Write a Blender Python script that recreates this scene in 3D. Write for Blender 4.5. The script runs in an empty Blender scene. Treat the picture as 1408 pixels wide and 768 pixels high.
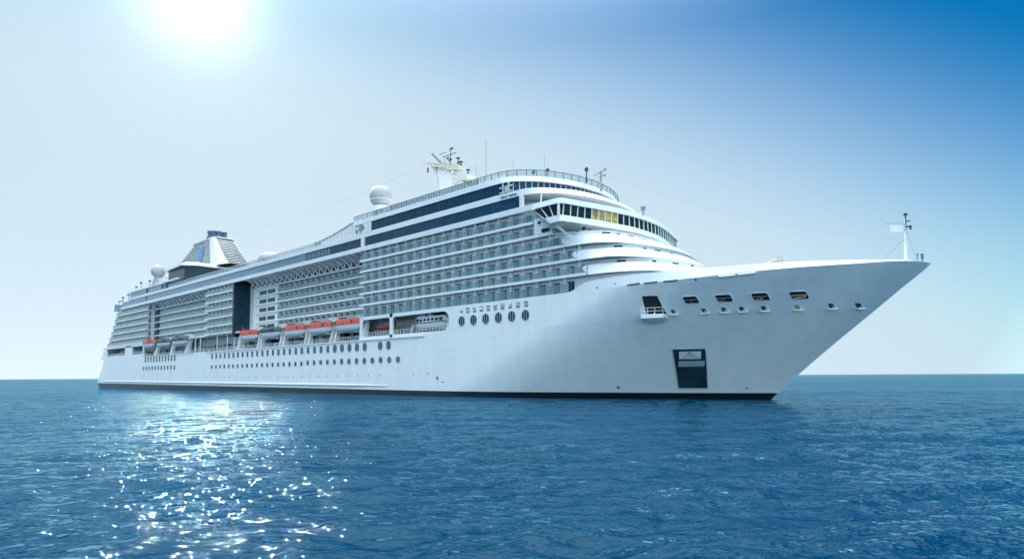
import bpy, bmesh, math, random
import numpy as np
from mathutils import Vector, Matrix

random.seed(7)
SC = bpy.context.scene
COL = SC.collection
R = math.radians

# ------------------------------------------------------------------ camera
CAM_H, F_PX, SHIFT_PX = 4.5, 850.0, 72.99
PSI, PITCH, ROLL = R(47.636), R(4.0377), 0.0057
cd = bpy.data.cameras.new('camera')
cam = bpy.data.objects.new('camera', cd)
COL.objects.link(cam)
fwd = Vector((-math.cos(PSI)*math.cos(PITCH), math.sin(PSI)*math.cos(PITCH), math.sin(PITCH)))
rgt = Vector((math.sin(PSI), math.cos(PSI), 0))
upv = rgt.cross(fwd)
c_, s_ = math.cos(ROLL), math.sin(ROLL)
r2 = rgt*c_ - upv*s_
u2 = rgt*s_ + upv*c_
M = Matrix((r2, u2, -fwd)).transposed().to_4x4()
M.translation = Vector((0, 0, CAM_H))
cam.matrix_world = M
cd.sensor_fit = 'HORIZONTAL'
cd.sensor_width = 36.0
cd.lens = 36.0*F_PX/1408.0
cd.shift_y = SHIFT_PX/1408.0
cd.clip_start = 0.5
cd.clip_end = 80000.0
SC.camera = cam

# ------------------------------------------------------------------ sky and sun
SUN = Vector((-0.813, 0.292, 0.503)).normalized()
ELEV = math.asin(SUN.z)
AZ = math.atan2(SUN.x, SUN.y)
wd = bpy.data.worlds.new('World')
SC.world = wd
wd.use_nodes = True
wd.cycles.sampling_method = 'MANUAL'
wd.cycles.sample_map_resolution = 2048
nt = wd.node_tree
nt.nodes.clear()
sky = nt.nodes.new('ShaderNodeTexSky')
sky.sky_type = 'NISHITA'
sky.sun_disc = False
sky.sun_elevation = ELEV
sky.sun_rotation = AZ
sky.altitude = 0
sky.air_density = 1.0
sky.dust_density = 0.15
sky.ozone_density = 2.2

def wmath(op, a, b=None):
    n = nt.nodes.new('ShaderNodeMath')
    n.operation = op
    for i, v in enumerate((a, b)):
        if v is None: continue
        if isinstance(v, (int, float)): n.inputs[i].default_value = v
        else: nt.links.new(v, n.inputs[i])
    return n.outputs[0]
def wmix(fac, a, b, mode='MIX'):
    n = nt.nodes.new('ShaderNodeMix')
    n.data_type = 'RGBA'
    n.blend_type = mode
    for k, v in ((0, fac), (6, a), (7, b)):
        if isinstance(v, tuple): n.inputs[k].default_value = (*v, 1)
        elif isinstance(v, (int, float)): n.inputs[k].default_value = v
        else: nt.links.new(v, n.inputs[k])
    return n.outputs[2]
wtc = nt.nodes.new('ShaderNodeTexCoord')
wsep = nt.nodes.new('ShaderNodeSeparateXYZ')
nt.links.new(wtc.outputs['Generated'], wsep.inputs[0])
wdot = nt.nodes.new('ShaderNodeVectorMath')
wdot.operation = 'DOT_PRODUCT'
wdot.inputs[1].default_value = SUN
nt.links.new(wtc.outputs['Generated'], wdot.inputs[0])
elev = wmath('MAXIMUM', wsep.outputs['Z'], 0.0)
sund = wmath('MAXIMUM', wdot.outputs['Value'], 0.0)
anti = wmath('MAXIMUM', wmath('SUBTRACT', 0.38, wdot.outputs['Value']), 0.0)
hs = nt.nodes.new('ShaderNodeHueSaturation')
hs.inputs['Saturation'].default_value = 1.6
hs.inputs['Value'].default_value = 1.0
nt.links.new(sky.outputs[0], hs.inputs['Color'])
# marine haze: pale, reaching higher towards the sun; brightness added behind the viewer fills the shaded hull
q = wmath('SUBTRACT', elev, wmath('MULTIPLY', wmath('SUBTRACT', wdot.outputs['Value'], 0.5), 0.64))
qm = nt.nodes.new('ShaderNodeMapRange')
qm.interpolation_type = 'SMOOTHSTEP'
qm.inputs['From Min'].default_value = .05
qm.inputs['From Max'].default_value = .43
qm.inputs['To Min'].default_value = 1.0
qm.inputs['To Max'].default_value = 0.0
nt.links.new(q, qm.inputs['Value'])
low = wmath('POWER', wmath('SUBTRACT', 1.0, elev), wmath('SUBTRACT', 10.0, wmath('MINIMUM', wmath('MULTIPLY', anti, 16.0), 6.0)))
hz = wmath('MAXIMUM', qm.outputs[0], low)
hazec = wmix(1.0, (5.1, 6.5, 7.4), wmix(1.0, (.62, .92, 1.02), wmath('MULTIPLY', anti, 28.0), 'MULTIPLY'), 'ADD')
tinted = wmix(1.0, hs.outputs[0], (.03, 1.10, 1.05), 'MULTIPLY')
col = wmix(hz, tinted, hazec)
# brighter band along the horizon under the sun, and the aureole
gb = wmath('MULTIPLY', wmath('MULTIPLY', wmath('POWER', wmath('SUBTRACT', 1.0, elev), 8.0), wmath('POWER', sund, 3.0)), 3.0)
g2 = wmath('MULTIPLY', wmath('POWER', sund, 50.0), 1.1)
g3 = wmath('MULTIPLY', wmath('POWER', sund, 420.0), 6.0)
gl = wmix(1.0, (1.0, .99, .97), wmath('ADD', wmath('ADD', g2, g3), gb), 'MULTIPLY')
col = wmix(1.0, col, gl, 'ADD')
# extra brightness overhead, added out of view to light the ship's shaded side
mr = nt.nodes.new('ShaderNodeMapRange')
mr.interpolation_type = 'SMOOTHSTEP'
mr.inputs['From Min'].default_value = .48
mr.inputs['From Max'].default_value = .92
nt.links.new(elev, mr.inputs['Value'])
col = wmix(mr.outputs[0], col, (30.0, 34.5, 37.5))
bg = nt.nodes.new('ShaderNodeBackground')
bg.inputs['Strength'].default_value = 0.11
wo = nt.nodes.new('ShaderNodeOutputWorld')
nt.links.new(col, bg.inputs['Color'])
nt.links.new(bg.outputs[0], wo.inputs['Surface'])

sl = bpy.data.lights.new('sun', 'SUN')
sl.energy = 3.4
sl.angle = R(0.53)
sl.color = (1.0, 0.87, 0.74)
so = bpy.data.objects.new('sun', sl)
COL.objects.link(so)
so.rotation_euler = SUN.to_track_quat('Z', 'Y').to_euler()
so.location = (0, 0, 200)

vs = SC.view_settings
vs.view_transform = 'Standard'
vs.look = 'None'
vs.exposure = 0.1
vs.gamma = 1.0
vs.use_curve_mapping = False
SC.render.engine = 'CYCLES'
cy = SC.cycles
cy.use_denoising = True
cy.use_light_tree = False
cy.use_adaptive_sampling = False
cy.sample_clamp_indirect = 3.0
cy.max_bounces = 8
cy.diffuse_bounces = 2
cy.glossy_bounces = 2
cy.transmission_bounces = 6
cy.transparent_max_bounces = 12
cy.caustics_reflective = False
cy.caustics_refractive = False

def pchip(xs, ys):
    n = len(xs)
    h = [xs[i+1]-xs[i] for i in range(n-1)]
    d = [(ys[i+1]-ys[i])/h[i] for i in range(n-1)]
    m = [d[0]] + [0.0]*(n-2) + [d[-1]]
    for i in range(1, n-1):
        if d[i-1]*d[i] > 0:
            w1, w2 = 2*h[i]+h[i-1], h[i]+2*h[i-1]
            m[i] = (w1+w2)/(w1/d[i-1]+w2/d[i])
    def f(x):
        if x <= xs[0]: return ys[0]
        if x >= xs[-1]: return ys[-1]
        i = 0
        while x > xs[i+1]: i += 1
        t = (x-xs[i])/h[i]
        t2, t3 = t*t, t*t*t
        return ((2*t3-3*t2+1)*ys[i] + (t3-2*t2+t)*h[i]*m[i] + (-2*t3+3*t2)*ys[i+1] + (t3-t2)*h[i]*m[i+1])
    return f
YC, HB = 118.0, 21.0
stem_x = pchip([-3, 0, 4.5, 10.1, 14.8, 18.5, 22.2, 24], [-45.5, -42.4, -37.4, -30.9, -25.2, -20.8, -16.4, -14.5])
b_wl = pchip([0, .1, .3, .6, .83, 1], [0, .165, .43, .78, .95, 1])
b_top = pchip([0, .02, .062, .205, .37, .5, .705, .967, 1], [0, .15, .286, .457, .638, .745, .905, .998, 1])
def hull_b(x, z):
    """half breadth of the fore hull at station x and height z"""
    t = min(1, max(0, z/22.0))
    L = 64 - 20*t
    u = (stem_x(z)-x)/L
    if u >= 1: return HB
    if u <= 0: return 0.0
    k = t**1.35
    return HB*(b_wl(u)*(1-k)+b_top(u)*k)
def hull_y(x, z): return YC-hull_b(x, z)
knuckle_z = pchip([-120, -62, -46, -37, -25, -16.4], [20.9, 20.9, 21.3, 21.75, 22.05, 22.2])

# ------------------------------------------------------------------ materials
def mat(name, col, rough=0.5, metal=0.0, spec=0.5, bump=None, vary=0.0, vscale=0.4, extra=None):
    m = bpy.data.materials.new(name)
    m.use_nodes = True
    t = m.node_tree
    b = t.nodes['Principled BSDF']
    b.inputs['Base Color'].default_value = (*col, 1)
    b.inputs['Roughness'].default_value = rough
    b.inputs['Metallic'].default_value = metal
    b.inputs['Specular IOR Level'].default_value = spec
    if vary or bump:
        tc = t.nodes.new('ShaderNodeTexCoord')
        n = t.nodes.new('ShaderNodeTexNoise')
        n.inputs['Scale'].default_value = vscale
        n.inputs['Detail'].default_value = 5
        t.links.new(tc.outputs['Object'], n.inputs['Vector'])
        if vary:
            r = t.nodes.new('ShaderNodeValToRGB')
            r.color_ramp.elements[0].position = .3
            r.color_ramp.elements[1].position = .7
            r.color_ramp.elements[0].color = (*[c*(1-vary) for c in col], 1)
            r.color_ramp.elements[1].color = (*[min(1, c*(1+vary*.4)) for c in col], 1)
            t.links.new(n.outputs['Fac'], r.inputs['Fac'])
            t.links.new(r.outputs['Color'], b.inputs['Base Color'])
        if bump:
            bm_ = t.nodes.new('ShaderNodeBump')
            bm_.inputs['Strength'].default_value = bump
            bm_.inputs['Distance'].default_value = .1
            t.links.new(n.outputs['Fac'], bm_.inputs['Height'])
            t.links.new(bm_.outputs[0], b.inputs['Normal'])
    return m

def hull_material():
    """white topsides: plate seams, faint vertical streaks and soft dirt"""
    m = mat('hull_white_paint', (.80, .82, .84), .33)
    t = m.node_tree
    b = t.nodes['Principled BSDF']
    tc = t.nodes.new('ShaderNodeTexCoord')
    mp = t.nodes.new('ShaderNodeMapping')
    mp.inputs['Scale'].default_value = (.35, .35, .03)
    n = t.nodes.new('ShaderNodeTexNoise')
    n.inputs['Scale'].default_value = 1.6
    n.inputs['Detail'].default_value = 6
    n.inputs['Roughness'].default_value = .65
    t.links.new(tc.outputs['Object'], mp.inputs['Vector'])
    t.links.new(mp.outputs[0], n.inputs['Vector'])
    r = t.nodes.new('ShaderNodeValToRGB')
    r.color_ramp.elements[0].position = .34
    r.color_ramp.elements[1].position = .62
    r.color_ramp.elements[0].color = (.765, .785, .805, 1)
    r.color_ramp.elements[1].color = (.83, .845, .86, 1)
    t.links.new(n.outputs['Fac'], r.inputs['Fac'])
    t.links.new(r.outputs['Color'], b.inputs['Base Color'])
    sep = t.nodes.new('ShaderNodeSeparateXYZ')
    t.links.new(tc.outputs['Object'], sep.inputs[0])
    def seam(sock, pitch, width, off):
        a = t.nodes.new('ShaderNodeMath'); a.operation = 'ADD'; a.inputs[1].default_value = off
        d = t.nodes.new('ShaderNodeMath'); d.operation = 'PINGPONG'; d.inputs[1].default_value = pitch/2
        g = t.nodes.new('ShaderNodeMapRange')
        g.inputs['From Min'].default_value = 0; g.inputs['From Max'].default_value = width
        g.inputs['To Min'].default_value = 1; g.inputs['To Max'].default_value = 0
        t.links.new(sock, a.inputs[0]); t.links.new(a.outputs[0], d.inputs[0]); t.links.new(d.outputs[0], g.inputs['Value'])
        return g.outputs[0]
    sz = seam(sep.outputs['Z'], 2.25, .13, 400.3)
    sx = seam(sep.outputs['X'], 9.3, .09, 2000)
    mx = t.nodes.new('ShaderNodeMath'); mx.operation = 'MAXIMUM'
    sxs = t.nodes.new('ShaderNodeMath'); sxs.operation = 'MULTIPLY'; sxs.inputs[1].default_value = .15
    t.links.new(sx, sxs.inputs[0])
    t.links.new(sz, mx.inputs[0]); t.links.new(sxs.outputs[0], mx.inputs[1])
    # slight shell-plate unfairness
    n2 = t.nodes.new('ShaderNodeTexNoise')
    n2.inputs['Scale'].default_value = .33
    n2.inputs['Detail'].default_value = 2
    t.links.new(tc.outputs['Object'], n2.inputs['Vector'])
    ad = t.nodes.new('ShaderNodeMath'); ad.operation = 'MULTIPLY_ADD'; ad.inputs[1].default_value = .35
    t.links.new(mx.outputs[0], ad.inputs[0]); t.links.new(n2.outputs['Fac'], ad.inputs[2])
    bp = t.nodes.new('ShaderNodeBump')
    bp.inputs['Strength'].default_value = .35
    bp.inputs['Distance'].default_value = .12
    t.links.new(ad.outputs[0], bp.inputs['Height'])
    t.links.new(bp.outputs[0], b.inputs['Normal'])
    return m

def panel_glass(name, c0, c1, pitch, rough=.08, spec=.6):
    """glazing whose panes differ a little in tint along the ship"""
    m = mat(name, c0, rough, 0, spec)
    t = m.node_tree
    b = t.nodes['Principled BSDF']
    tc = t.nodes.new('ShaderNodeTexCoord')
    sep = t.nodes.new('ShaderNodeSeparateXYZ')
    t.links.new(tc.outputs['Object'], sep.inputs[0])
    d = t.nodes.new('ShaderNodeMath'); d.operation = 'DIVIDE'; d.inputs[1].default_value = pitch
    fl = t.nodes.new('ShaderNodeMath'); fl.operation = 'FLOOR'
    z3 = t.nodes.new('ShaderNodeMath'); z3.operation = 'DIVIDE'; z3.inputs[1].default_value = 3.0
    fz = t.nodes.new('ShaderNodeMath'); fz.operation = 'FLOOR'
    cb = t.nodes.new('ShaderNodeCombineXYZ')
    wn = t.nodes.new('ShaderNodeTexWhiteNoise'); wn.noise_dimensions = '2D'
    t.links.new(sep.outputs['X'], d.inputs[0]); t.links.new(d.outputs[0], fl.inputs[0])
    t.links.new(sep.outputs['Z'], z3.inputs[0]); t.links.new(z3.outputs[0], fz.inputs[0])
    t.links.new(fl.outputs[0], cb.inputs[0]); t.links.new(fz.outputs[0], cb.inputs[1])
    t.links.new(cb.outputs[0], wn.inputs['Vector'])
    r = t.nodes.new('ShaderNodeValToRGB')
    r.color_ramp.elements[0].color = (*c0, 1); r.color_ramp.elements[1].color = (*c1, 1)
    t.links.new(wn.outputs['Value'], r.inputs['Fac'])
    t.links.new(r.outputs['Color'], b.inputs['Base Color'])
    return m

def clear_glass(name, tint, alpha=.35):
    m = mat(name, tint, .05, 0, .6)
    m.node_tree.nodes['Principled BSDF'].inputs['Alpha'].default_value = alpha
    return m

def sea_material():
    """blue body of the water under a rippled surface; facets of a rough sea never mirror fully even at grazing sight"""
    m = bpy.data.materials.new('sea_water')
    m.use_nodes = True
    t = m.node_tree
    t.nodes.clear()
    out = t.nodes.new('ShaderNodeOutputMaterial')
    tc = t.nodes.new('ShaderNodeTexCoord')
    def noise(scale, detail, stretch, rot, rough=.6, dist=0.0):
        mp = t.nodes.new('ShaderNodeMapping')
        mp.vector_type = 'TEXTURE'
        mp.inputs['Rotation'].default_value = (0, 0, rot)
        mp.inputs['Scale'].default_value = (1, stretch, 1)
        n = t.nodes.new('ShaderNodeTexNoise')
        n.inputs['Scale'].default_value = scale
        n.inputs['Detail'].default_value = detail
        n.inputs['Roughness'].default_value = rough
        n.inputs['Distortion'].default_value = dist
        t.links.new(tc.outputs['Object'], mp.inputs['Vector'])
        t.links.new(mp.outputs[0], n.inputs['Vector'])
        return n.outputs['Fac']
    def rng(sock, a, b, c, d):
        r = t.nodes.new('ShaderNodeMapRange')
        for k, v in zip(('From Min', 'From Max', 'To Min', 'To Max'), (a, b, c, d)): r.inputs[k].default_value = v
        t.links.new(sock, r.inputs['Value'])
        return r.outputs[0]
    fine = noise(2.5, 2, 1.8, R(138), .55, .15)
    mid = noise(.8, 2, 2.4, R(150), .5)
    patch_ = noise(.02, 4, 2.6, R(138))
    pr = rng(patch_, .35, .65, .5, 1.1)
    b1 = t.nodes.new('ShaderNodeBump')
    b1.inputs['Distance'].default_value = .36
    b1.inputs['Strength'].default_value = .9
    t.links.new(mid, b1.inputs['Height'])
    b2 = t.nodes.new('ShaderNodeBump')
    b2.inputs['Distance'].default_value = .28
    t.links.new(pr, b2.inputs['Strength'])
    t.links.new(fine, b2.inputs['Height'])
    t.links.new(b1.outputs[0], b2.inputs['Normal'])
    nrm = b2.outputs[0]
    fr = t.nodes.new('ShaderNodeFresnel')
    fr.inputs['IOR'].default_value = 1.333
    t.links.new(nrm, fr.inputs['Normal'])
    fac = rng(fr.outputs[0], 0.0, .62, 0.0, .52)
    body = t.nodes.new('ShaderNodeBsdfDiffuse')
    body.inputs['Color'].default_value = (.0003, .027, .064, 1)
    gl = t.nodes.new('ShaderNodeBsdfGlossy')
    gl.inputs['Roughness'].default_value = .02
    gl.inputs['Color'].default_value = (.52, .86, 1, 1)
    t.links.new(nrm, gl.inputs['Normal'])
    mx = t.nodes.new('ShaderNodeMixShader')
    t.links.new(fac, mx.inputs[0])
    t.links.new(body.outputs[0], mx.inputs[1])
    t.links.new(gl.outputs[0], mx.inputs[2])
    t.links.new(mx.outputs[0], out.inputs['Surface'])
    return m

MAT = dict(
    hull=hull_material(),
    white=mat('white_paint', (.80, .81, .82), .38, vary=.05, vscale=.5),
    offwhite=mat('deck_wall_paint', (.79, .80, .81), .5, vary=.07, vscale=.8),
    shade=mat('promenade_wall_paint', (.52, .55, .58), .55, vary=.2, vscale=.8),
    boot=mat('black_bottom_paint', (.010, .013, .020), .35, vary=.3, vscale=.6),
    deck=mat('deck_planking', (.30, .27, .23), .7, vary=.15, vscale=1.5),
    green=mat('foredeck_paint', (.22, .28, .30), .6, vary=.15),
    rail=panel_glass('balcony_glass', (.16, .31, .36), (.24, .40, .45), 1.825, .07, .5),
    farrail=panel_glass('far_balcony_glass', (.15, .24, .285), (.22, .32, .365), 1.7, .12, .5),
    window=panel_glass('dark_window_glass', (.008, .040, .080), (.014, .056, .105), 2.4, .09, .3),
    panel=panel_glass('blue_grey_panel', (.16, .26, .36), (.19, .29, .385), 11.0, .25, .5),
    slab=mat('dark_blue_cladding', (.018, .048, .070), .16, 0, .22, vary=.35, vscale=.35),
    door=mat('cabin_door_glass', (.008, .034, .048), .08, 0, .25),
    curtain=mat('cabin_curtain', (.42, .45, .46), .8, vary=.2, vscale=2),
    screen=clear_glass('wind_screen_glass', (.12, .28, .36), .2),
    pane=clear_glass('clear_pane', (.25, .38, .44), .4),
    frame=mat('dark_frame', (.03, .05, .065), .4),
    steel=mat('grey_steel', (.33, .36, .38), .45, .2),
    porthole=mat('porthole_glass', (.012, .055, .085), .12, 0, .25),
    gold=mat('gold_reflection_glass', (.60, .37, .11), .25, 0, .4, vary=.62, vscale=1.1),  # warm reflection on some bridge panes, put into the pane colour
    bridgeglass=mat('bridge_glass', (.004, .018, .024), .06, 0, .22),
    orange=mat('lifeboat_orange', (.62, .10, .075), .4, vary=.12, vscale=1),
    red=mat('dark_red_paint', (.35, .035, .035), .45, vary=.15, vscale=1),
    boatwhite=mat('lifeboat_white', (.78, .79, .79), .35),
    tan=mat('mooring_gear_tan', (.50, .36, .20), .6, vary=.3, vscale=2),
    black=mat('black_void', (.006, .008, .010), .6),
    louvre=mat('funnel_louvre', (.66, .64, .60), .5, .3, vary=.25, vscale=.6),
    stack=mat('stack_blue_grey', (.10, .16, .24), .4, vary=.25, vscale=.6),
    emblem=mat('emblem_blue', (.12, .30, .55), .4),
    cream=mat('sunlit_cream', (.74, .69, .56), .45, vary=.08),  # sunlight on the mast platforms put into the colour; crane and rail share it
    radome=mat('radome_shell', (.46, .45, .43), .5, vary=.06),
    glyph=mat('lettering_dark', (.11, .16, .21), .5),
    cloth=mat('flag_cloth', (.78, .78, .76), .8),
    redcloth=mat('red_flag_cloth', (.30, .02, .04), .8),
    tarp=mat('boat_cover_grey', (.10, .14, .17), .7),
)

# ------------------------------------------------------------------ builders
MAT['rail'].node_tree.nodes['Principled BSDF'].inputs['Alpha'].default_value = .34
O = Vector((-200.0, 118.0, 0.0))          # the ship's base point

class MB:
    def __init__(self):
        self.v, self.f = [], []
    def add(self, vs, fs):
        o = len(self.v)
        self.v += [tuple(p) for p in vs]
        self.f += [tuple(i+o for i in f) for f in fs]
        return self
    def box(self, x0, x1, y0, y1, z0, z1):
        return self.add([(x0, y0, z0), (x1, y0, z0), (x1, y1, z0), (x0, y1, z0), (x0, y0, z1), (x1, y0, z1), (x1, y1, z1), (x0, y1, z1)],
                        [(0, 3, 2, 1), (4, 5, 6, 7), (0, 1, 5, 4), (1, 2, 6, 5), (2, 3, 7, 6), (3, 0, 4, 7)])
    def poly(self, pts):
        return self.add(pts, [tuple(range(len(pts)))])
    def strip(self, a, b):
        n = len(a)
        return self.add(list(a)+list(b), [(i, i+1, n+i+1, n+i) for i in range(n-1)])
    def grid(self, rows):
        m = len(rows[0])
        vs = [p for r in rows for p in r]
        return self.add(vs, [(j*m+i, j*m+i+1, (j+1)*m+i+1, (j+1)*m+i) for j in range(len(rows)-1) for i in range(m-1)])
    def prism(self, pts, d):
        """polygon pts pushed along the vector d"""
        n = len(pts)
        q = [(p[0]+d[0], p[1]+d[1], p[2]+d[2]) for p in pts]
        return self.add(list(pts)+q, [tuple(range(n))[::-1], tuple(range(n, 2*n))]+[(i, (i+1) % n, n+(i+1) % n, n+i) for i in range(n)])
    def tube(self, p, q, r0, r1=None, n=8):
        r1 = r0 if r1 is None else r1
        p, q = Vector(p), Vector(q)
        z = (q-p).normalized()
        x = z.orthogonal().normalized()
        y = z.cross(x)
        a = [p+(x*math.cos(2*math.pi*i/n)+y*math.sin(2*math.pi*i/n))*r0 for i in range(n)]
        b = [q+(x*math.cos(2*math.pi*i/n)+y*math.sin(2*math.pi*i/n))*r1 for i in range(n)]
        return self.add(a+b, [tuple(range(n))[::-1], tuple(range(n, 2*n))]+[(i, (i+1) % n, n+(i+1) % n, n+i) for i in range(n)])
    def lathe(self, c, prof, n=24, sx=1, sy=1):
        """prof: (radius, z) pairs round a vertical axis at c"""
        rows = [[(c[0]+r*sx*math.cos(2*math.pi*i/n), c[1]+r*sy*math.sin(2*math.pi*i/n), c[2]+z) for i in range(n+1)] for r, z in prof]
        return self.grid(rows)
    def build(self, name, m, parent=None, smooth=None, origin=None, at=None, cat=None, label=None, group=None, kind=None):
        """origin: subtracted from the vertices (ship parts: O); at: where the object then stands"""
        me = bpy.data.meshes.new(name)
        o_ = Vector((0, 0, 0)) if origin is None else Vector(origin)
        me.from_pydata([(p[0]-o_.x, p[1]-o_.y, p[2]-o_.z) for p in self.v], [], self.f)
        bm = bmesh.new()
        bm.from_mesh(me)
        bmesh.ops.remove_doubles(bm, verts=bm.verts, dist=1e-4)
        bmesh.ops.recalc_face_normals(bm, faces=bm.faces)
        bm.to_mesh(me)
        bm.free()
        if smooth:
            me.shade_smooth()
            me.set_sharp_from_angle(angle=R(smooth))
        me.materials.append(MAT[m] if isinstance(m, str) else m)
        ob = bpy.data.objects.new(name, me)
        COL.objects.link(ob)
        if parent is not None:
            ob.parent = parent
        if at is not None:
            ob.location = at
        tag(ob, cat, label, group, kind)
        return ob

def tag(ob, cat=None, label=None, group=None, kind=None):
    for k, v in (('category', cat), ('label', label), ('group', group), ('kind', kind)):
        if v:
            ob[k] = v
    return ob

def empty(name, loc, cat=None, label=None, group=None):
    e = bpy.data.objects.new(name, None)
    e.empty_display_size = .5
    COL.objects.link(e)
    e.location = loc
    return tag(e, cat, label, group)

def dup(o, parent, loc, rot=None, scale=None):
    c = o.copy()
    COL.objects.link(c)
    c.parent = parent
    c.location = loc
    if rot is not None: c.rotation_euler = rot
    if scale is not None: c.scale = scale
    return c

# ---- plan curves of the rounded front: starboard half, given from aft to the centreline
def arc_resample(pts, n):
    L = [0]
    for a, b in zip(pts, pts[1:]):
        L.append(L[-1]+math.dist(a, b))
    fx, fy = pchip(L, [p[0] for p in pts]), pchip(L, [p[1] for p in pts])
    return [(fx(L[-1]*i/(n-1)), fy(L[-1]*i/(n-1))) for i in range(n)]
def ring(half, n=40):
    """the half curve resampled and mirrored to the port side"""
    h = arc_resample(half, n)
    return h+[(x, 2*YC-y) for x, y in reversed(h[:-1])]
def inset(path, d):
    out = []
    n = len(path)
    for i, (x, y) in enumerate(path):
        a, b = path[max(0, i-1)], path[min(n-1, i+1)]
        tx, ty = b[0]-a[0], b[1]-a[1]
        l = math.hypot(tx, ty) or 1
        out.append((x-ty/l*d, y+tx/l*d))
    return out
def at_z(path, z): return [(x, y, z) for x, y in path]
def band(mb, pb, zb, pt, zt, th=.25):
    """a wall of thickness th standing on path pb and ending on path pt"""
    ib, it = inset(pb, th), inset(pt, th)
    a, b, c, d = at_z(pb, zb), at_z(pt, zt), at_z(it, zt), at_z(ib, zb)
    mb.strip(a, b); mb.strip(b, c); mb.strip(c, d); mb.strip(d, a)
    for k in (0, -1):
        mb.poly([a[k], b[k], c[k], d[k]])
def cap(mb, path, z):
    n = len(path)
    h = n//2+1
    mb.strip(at_z(path[:h], z), at_z(path[::-1][:h], z))

# ------------------------------------------------------------------ sea
def build_sea():
    rng = np.random.default_rng(11)
    rad = [3.0]
    while rad[-1] < 40000:
        r = rad[-1]
        rad.append(r+max(.09, r*.0105))
    rad = np.array(rad)
    centre = math.atan2(math.sin(PSI), -math.cos(PSI))
    a1 = centre+np.linspace(-R(56), R(56), 1000)
    a2 = centre+np.linspace(R(56), R(304), 120)[1:-1]
    ang = np.concatenate([a1, a2])
    na, nr = len(ang), len(rad)
    X = rad[:, None]*np.cos(ang)[None]
    Y = rad[:, None]*np.sin(ang)[None]
    Z = np.zeros_like(X)
    cell = np.maximum(np.gradient(rad)[:, None], rad[:, None]*.0105)
    wind = R(146)
    for k in range(110):
        lam = .5*(11/.5)**rng.random()
        th = wind+rng.normal()*.50
        amp = .0050*lam**.70*(0.6+.8*rng.random())
        
        kk = 2*math.pi/lam
        ph = rng.random()*6.283
        fade = np.clip((lam/cell-2.5)/2.5, 0, 1)
        arg = kk*(X*math.cos(th)+Y*math.sin(th))+ph
        Z += fade*amp*(np.sin(arg)+.22*np.cos(2*arg))
    grp = .75+.35*np.sin(X*.031+Y*.017+1)+.25*np.sin(X*-.013+Y*.041)
    Z *= grp
    co = np.stack([X, Y, Z], -1).reshape(-1, 3)
    co = np.concatenate([co, [[0, 0, 0]]])
    i = np.arange(nr-1)[:, None]*na
    j = np.arange(na)[None]
    j2 = (j+1) % na
    q = np.stack([i+j, i+na+j, i+na+j2, i+j2], -1).reshape(-1, 4)
    tri = np.stack([np.full(na, nr*na), j[0], j2[0]], -1)
    me = bpy.data.meshes.new('sea')
    me.vertices.add(len(co))
    me.vertices.foreach_set('co', co.ravel().astype(np.float32))
    nl = q.size+tri.size
    me.loops.add(nl)
    me.loops.foreach_set('vertex_index', np.concatenate([q.ravel(), tri.ravel()]).astype(np.int32))
    npoly = len(q)+len(tri)
    me.polygons.add(npoly)
    ls = np.concatenate([np.arange(len(q))*4, len(q)*4+np.arange(len(tri))*3])
    me.polygons.foreach_set('loop_start', ls.astype(np.int32))
    me.update(calc_edges=True)
    me.validate()
    me.shade_smooth()
    me.materials.append(sea_material())
    ob = bpy.data.objects.new('sea', me)
    COL.objects.link(ob)
    tag(ob, label='deep blue rippled sea with glints of sunlight', kind='structure')
build_sea()

# ------------------------------------------------------------------ the cruise ship
ship = empty('cruise_ship', O, 'cruise ship', 'large white cruise ship with rows of balconies lying on calm blue sea')
def part(mb, name, m, smooth=None, parent=None, **k):
    return mb.build(name, m, parent or ship, smooth, origin=O, **k)

# ---- hull
SILL, TOP = 14.7, 20.9
def stern_x(z): return STERN(z)
STERN = pchip([-3, 0, 1.4, 3, 5, 8, 11, 16, 21], [-390, -392.5, -396, -397.5, -396.2, -393, -390, -387.5, -386])
def hull_line(z, x0=None, dense=True):
    """starboard waterline at height z from the middle of the transom round to the stem"""
    xs = stern_x(z)
    out = []
    rc = 5.0
    if x0 is None:
        out.append((xs, YC, z))
        for k in range(9):
            a = math.pi/2*k/8
            out.append((xs+rc-rc*math.cos(a), 97+rc-rc*math.sin(a), z))
        for k in range(1, 15):
            out.append((xs+rc+(-125-xs-rc)*k/14, 97, z))
        x0 = -125
    else:
        out.append((x0, 97, z))
    st = stem_x(z)
    n = 60
    for k in range(1, n+1):
        u = 1-(1-k/n)**1.7
        x = x0+(st-x0)*u
        out.append((x, hull_y(x, z), z))
    return out
def port(rows): return [[(x, 2*YC-y, z) for x, y, z in r] for r in rows]
hb = MB()
zs = [-3, -1, 0, 1.4, 2, 3, 4, 5, 6.5, 8, 9.5, 11, 13, SILL]
low = [hull_line(z) for z in zs]
hb.grid(low); hb.grid(port(low))
# fore body above the sill up to the knuckle
FX = -108.5
def fore_line(f):
    """f 0..1 between the sill and the knuckle (or the upper plate edge)"""
    out = []
    n = 74
    for k in range(n+1):
        u = 1-(1-k/n)**1.55
        x = FX+(-16.4-FX)*u
        zt = knuckle_z(x)
        z = SILL+(zt-SILL)*f
        # stay on the stem line near the bow
        st = stem_x(z)
        xx = FX+(st-FX)*u
        out.append((xx, hull_y(xx, z), z))
    return out
up = [fore_line(f) for f in [0, .12, .25, .4, .55, .7, .82, .92, 1.0]]
hb.grid(up); hb.grid(port(up))
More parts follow.
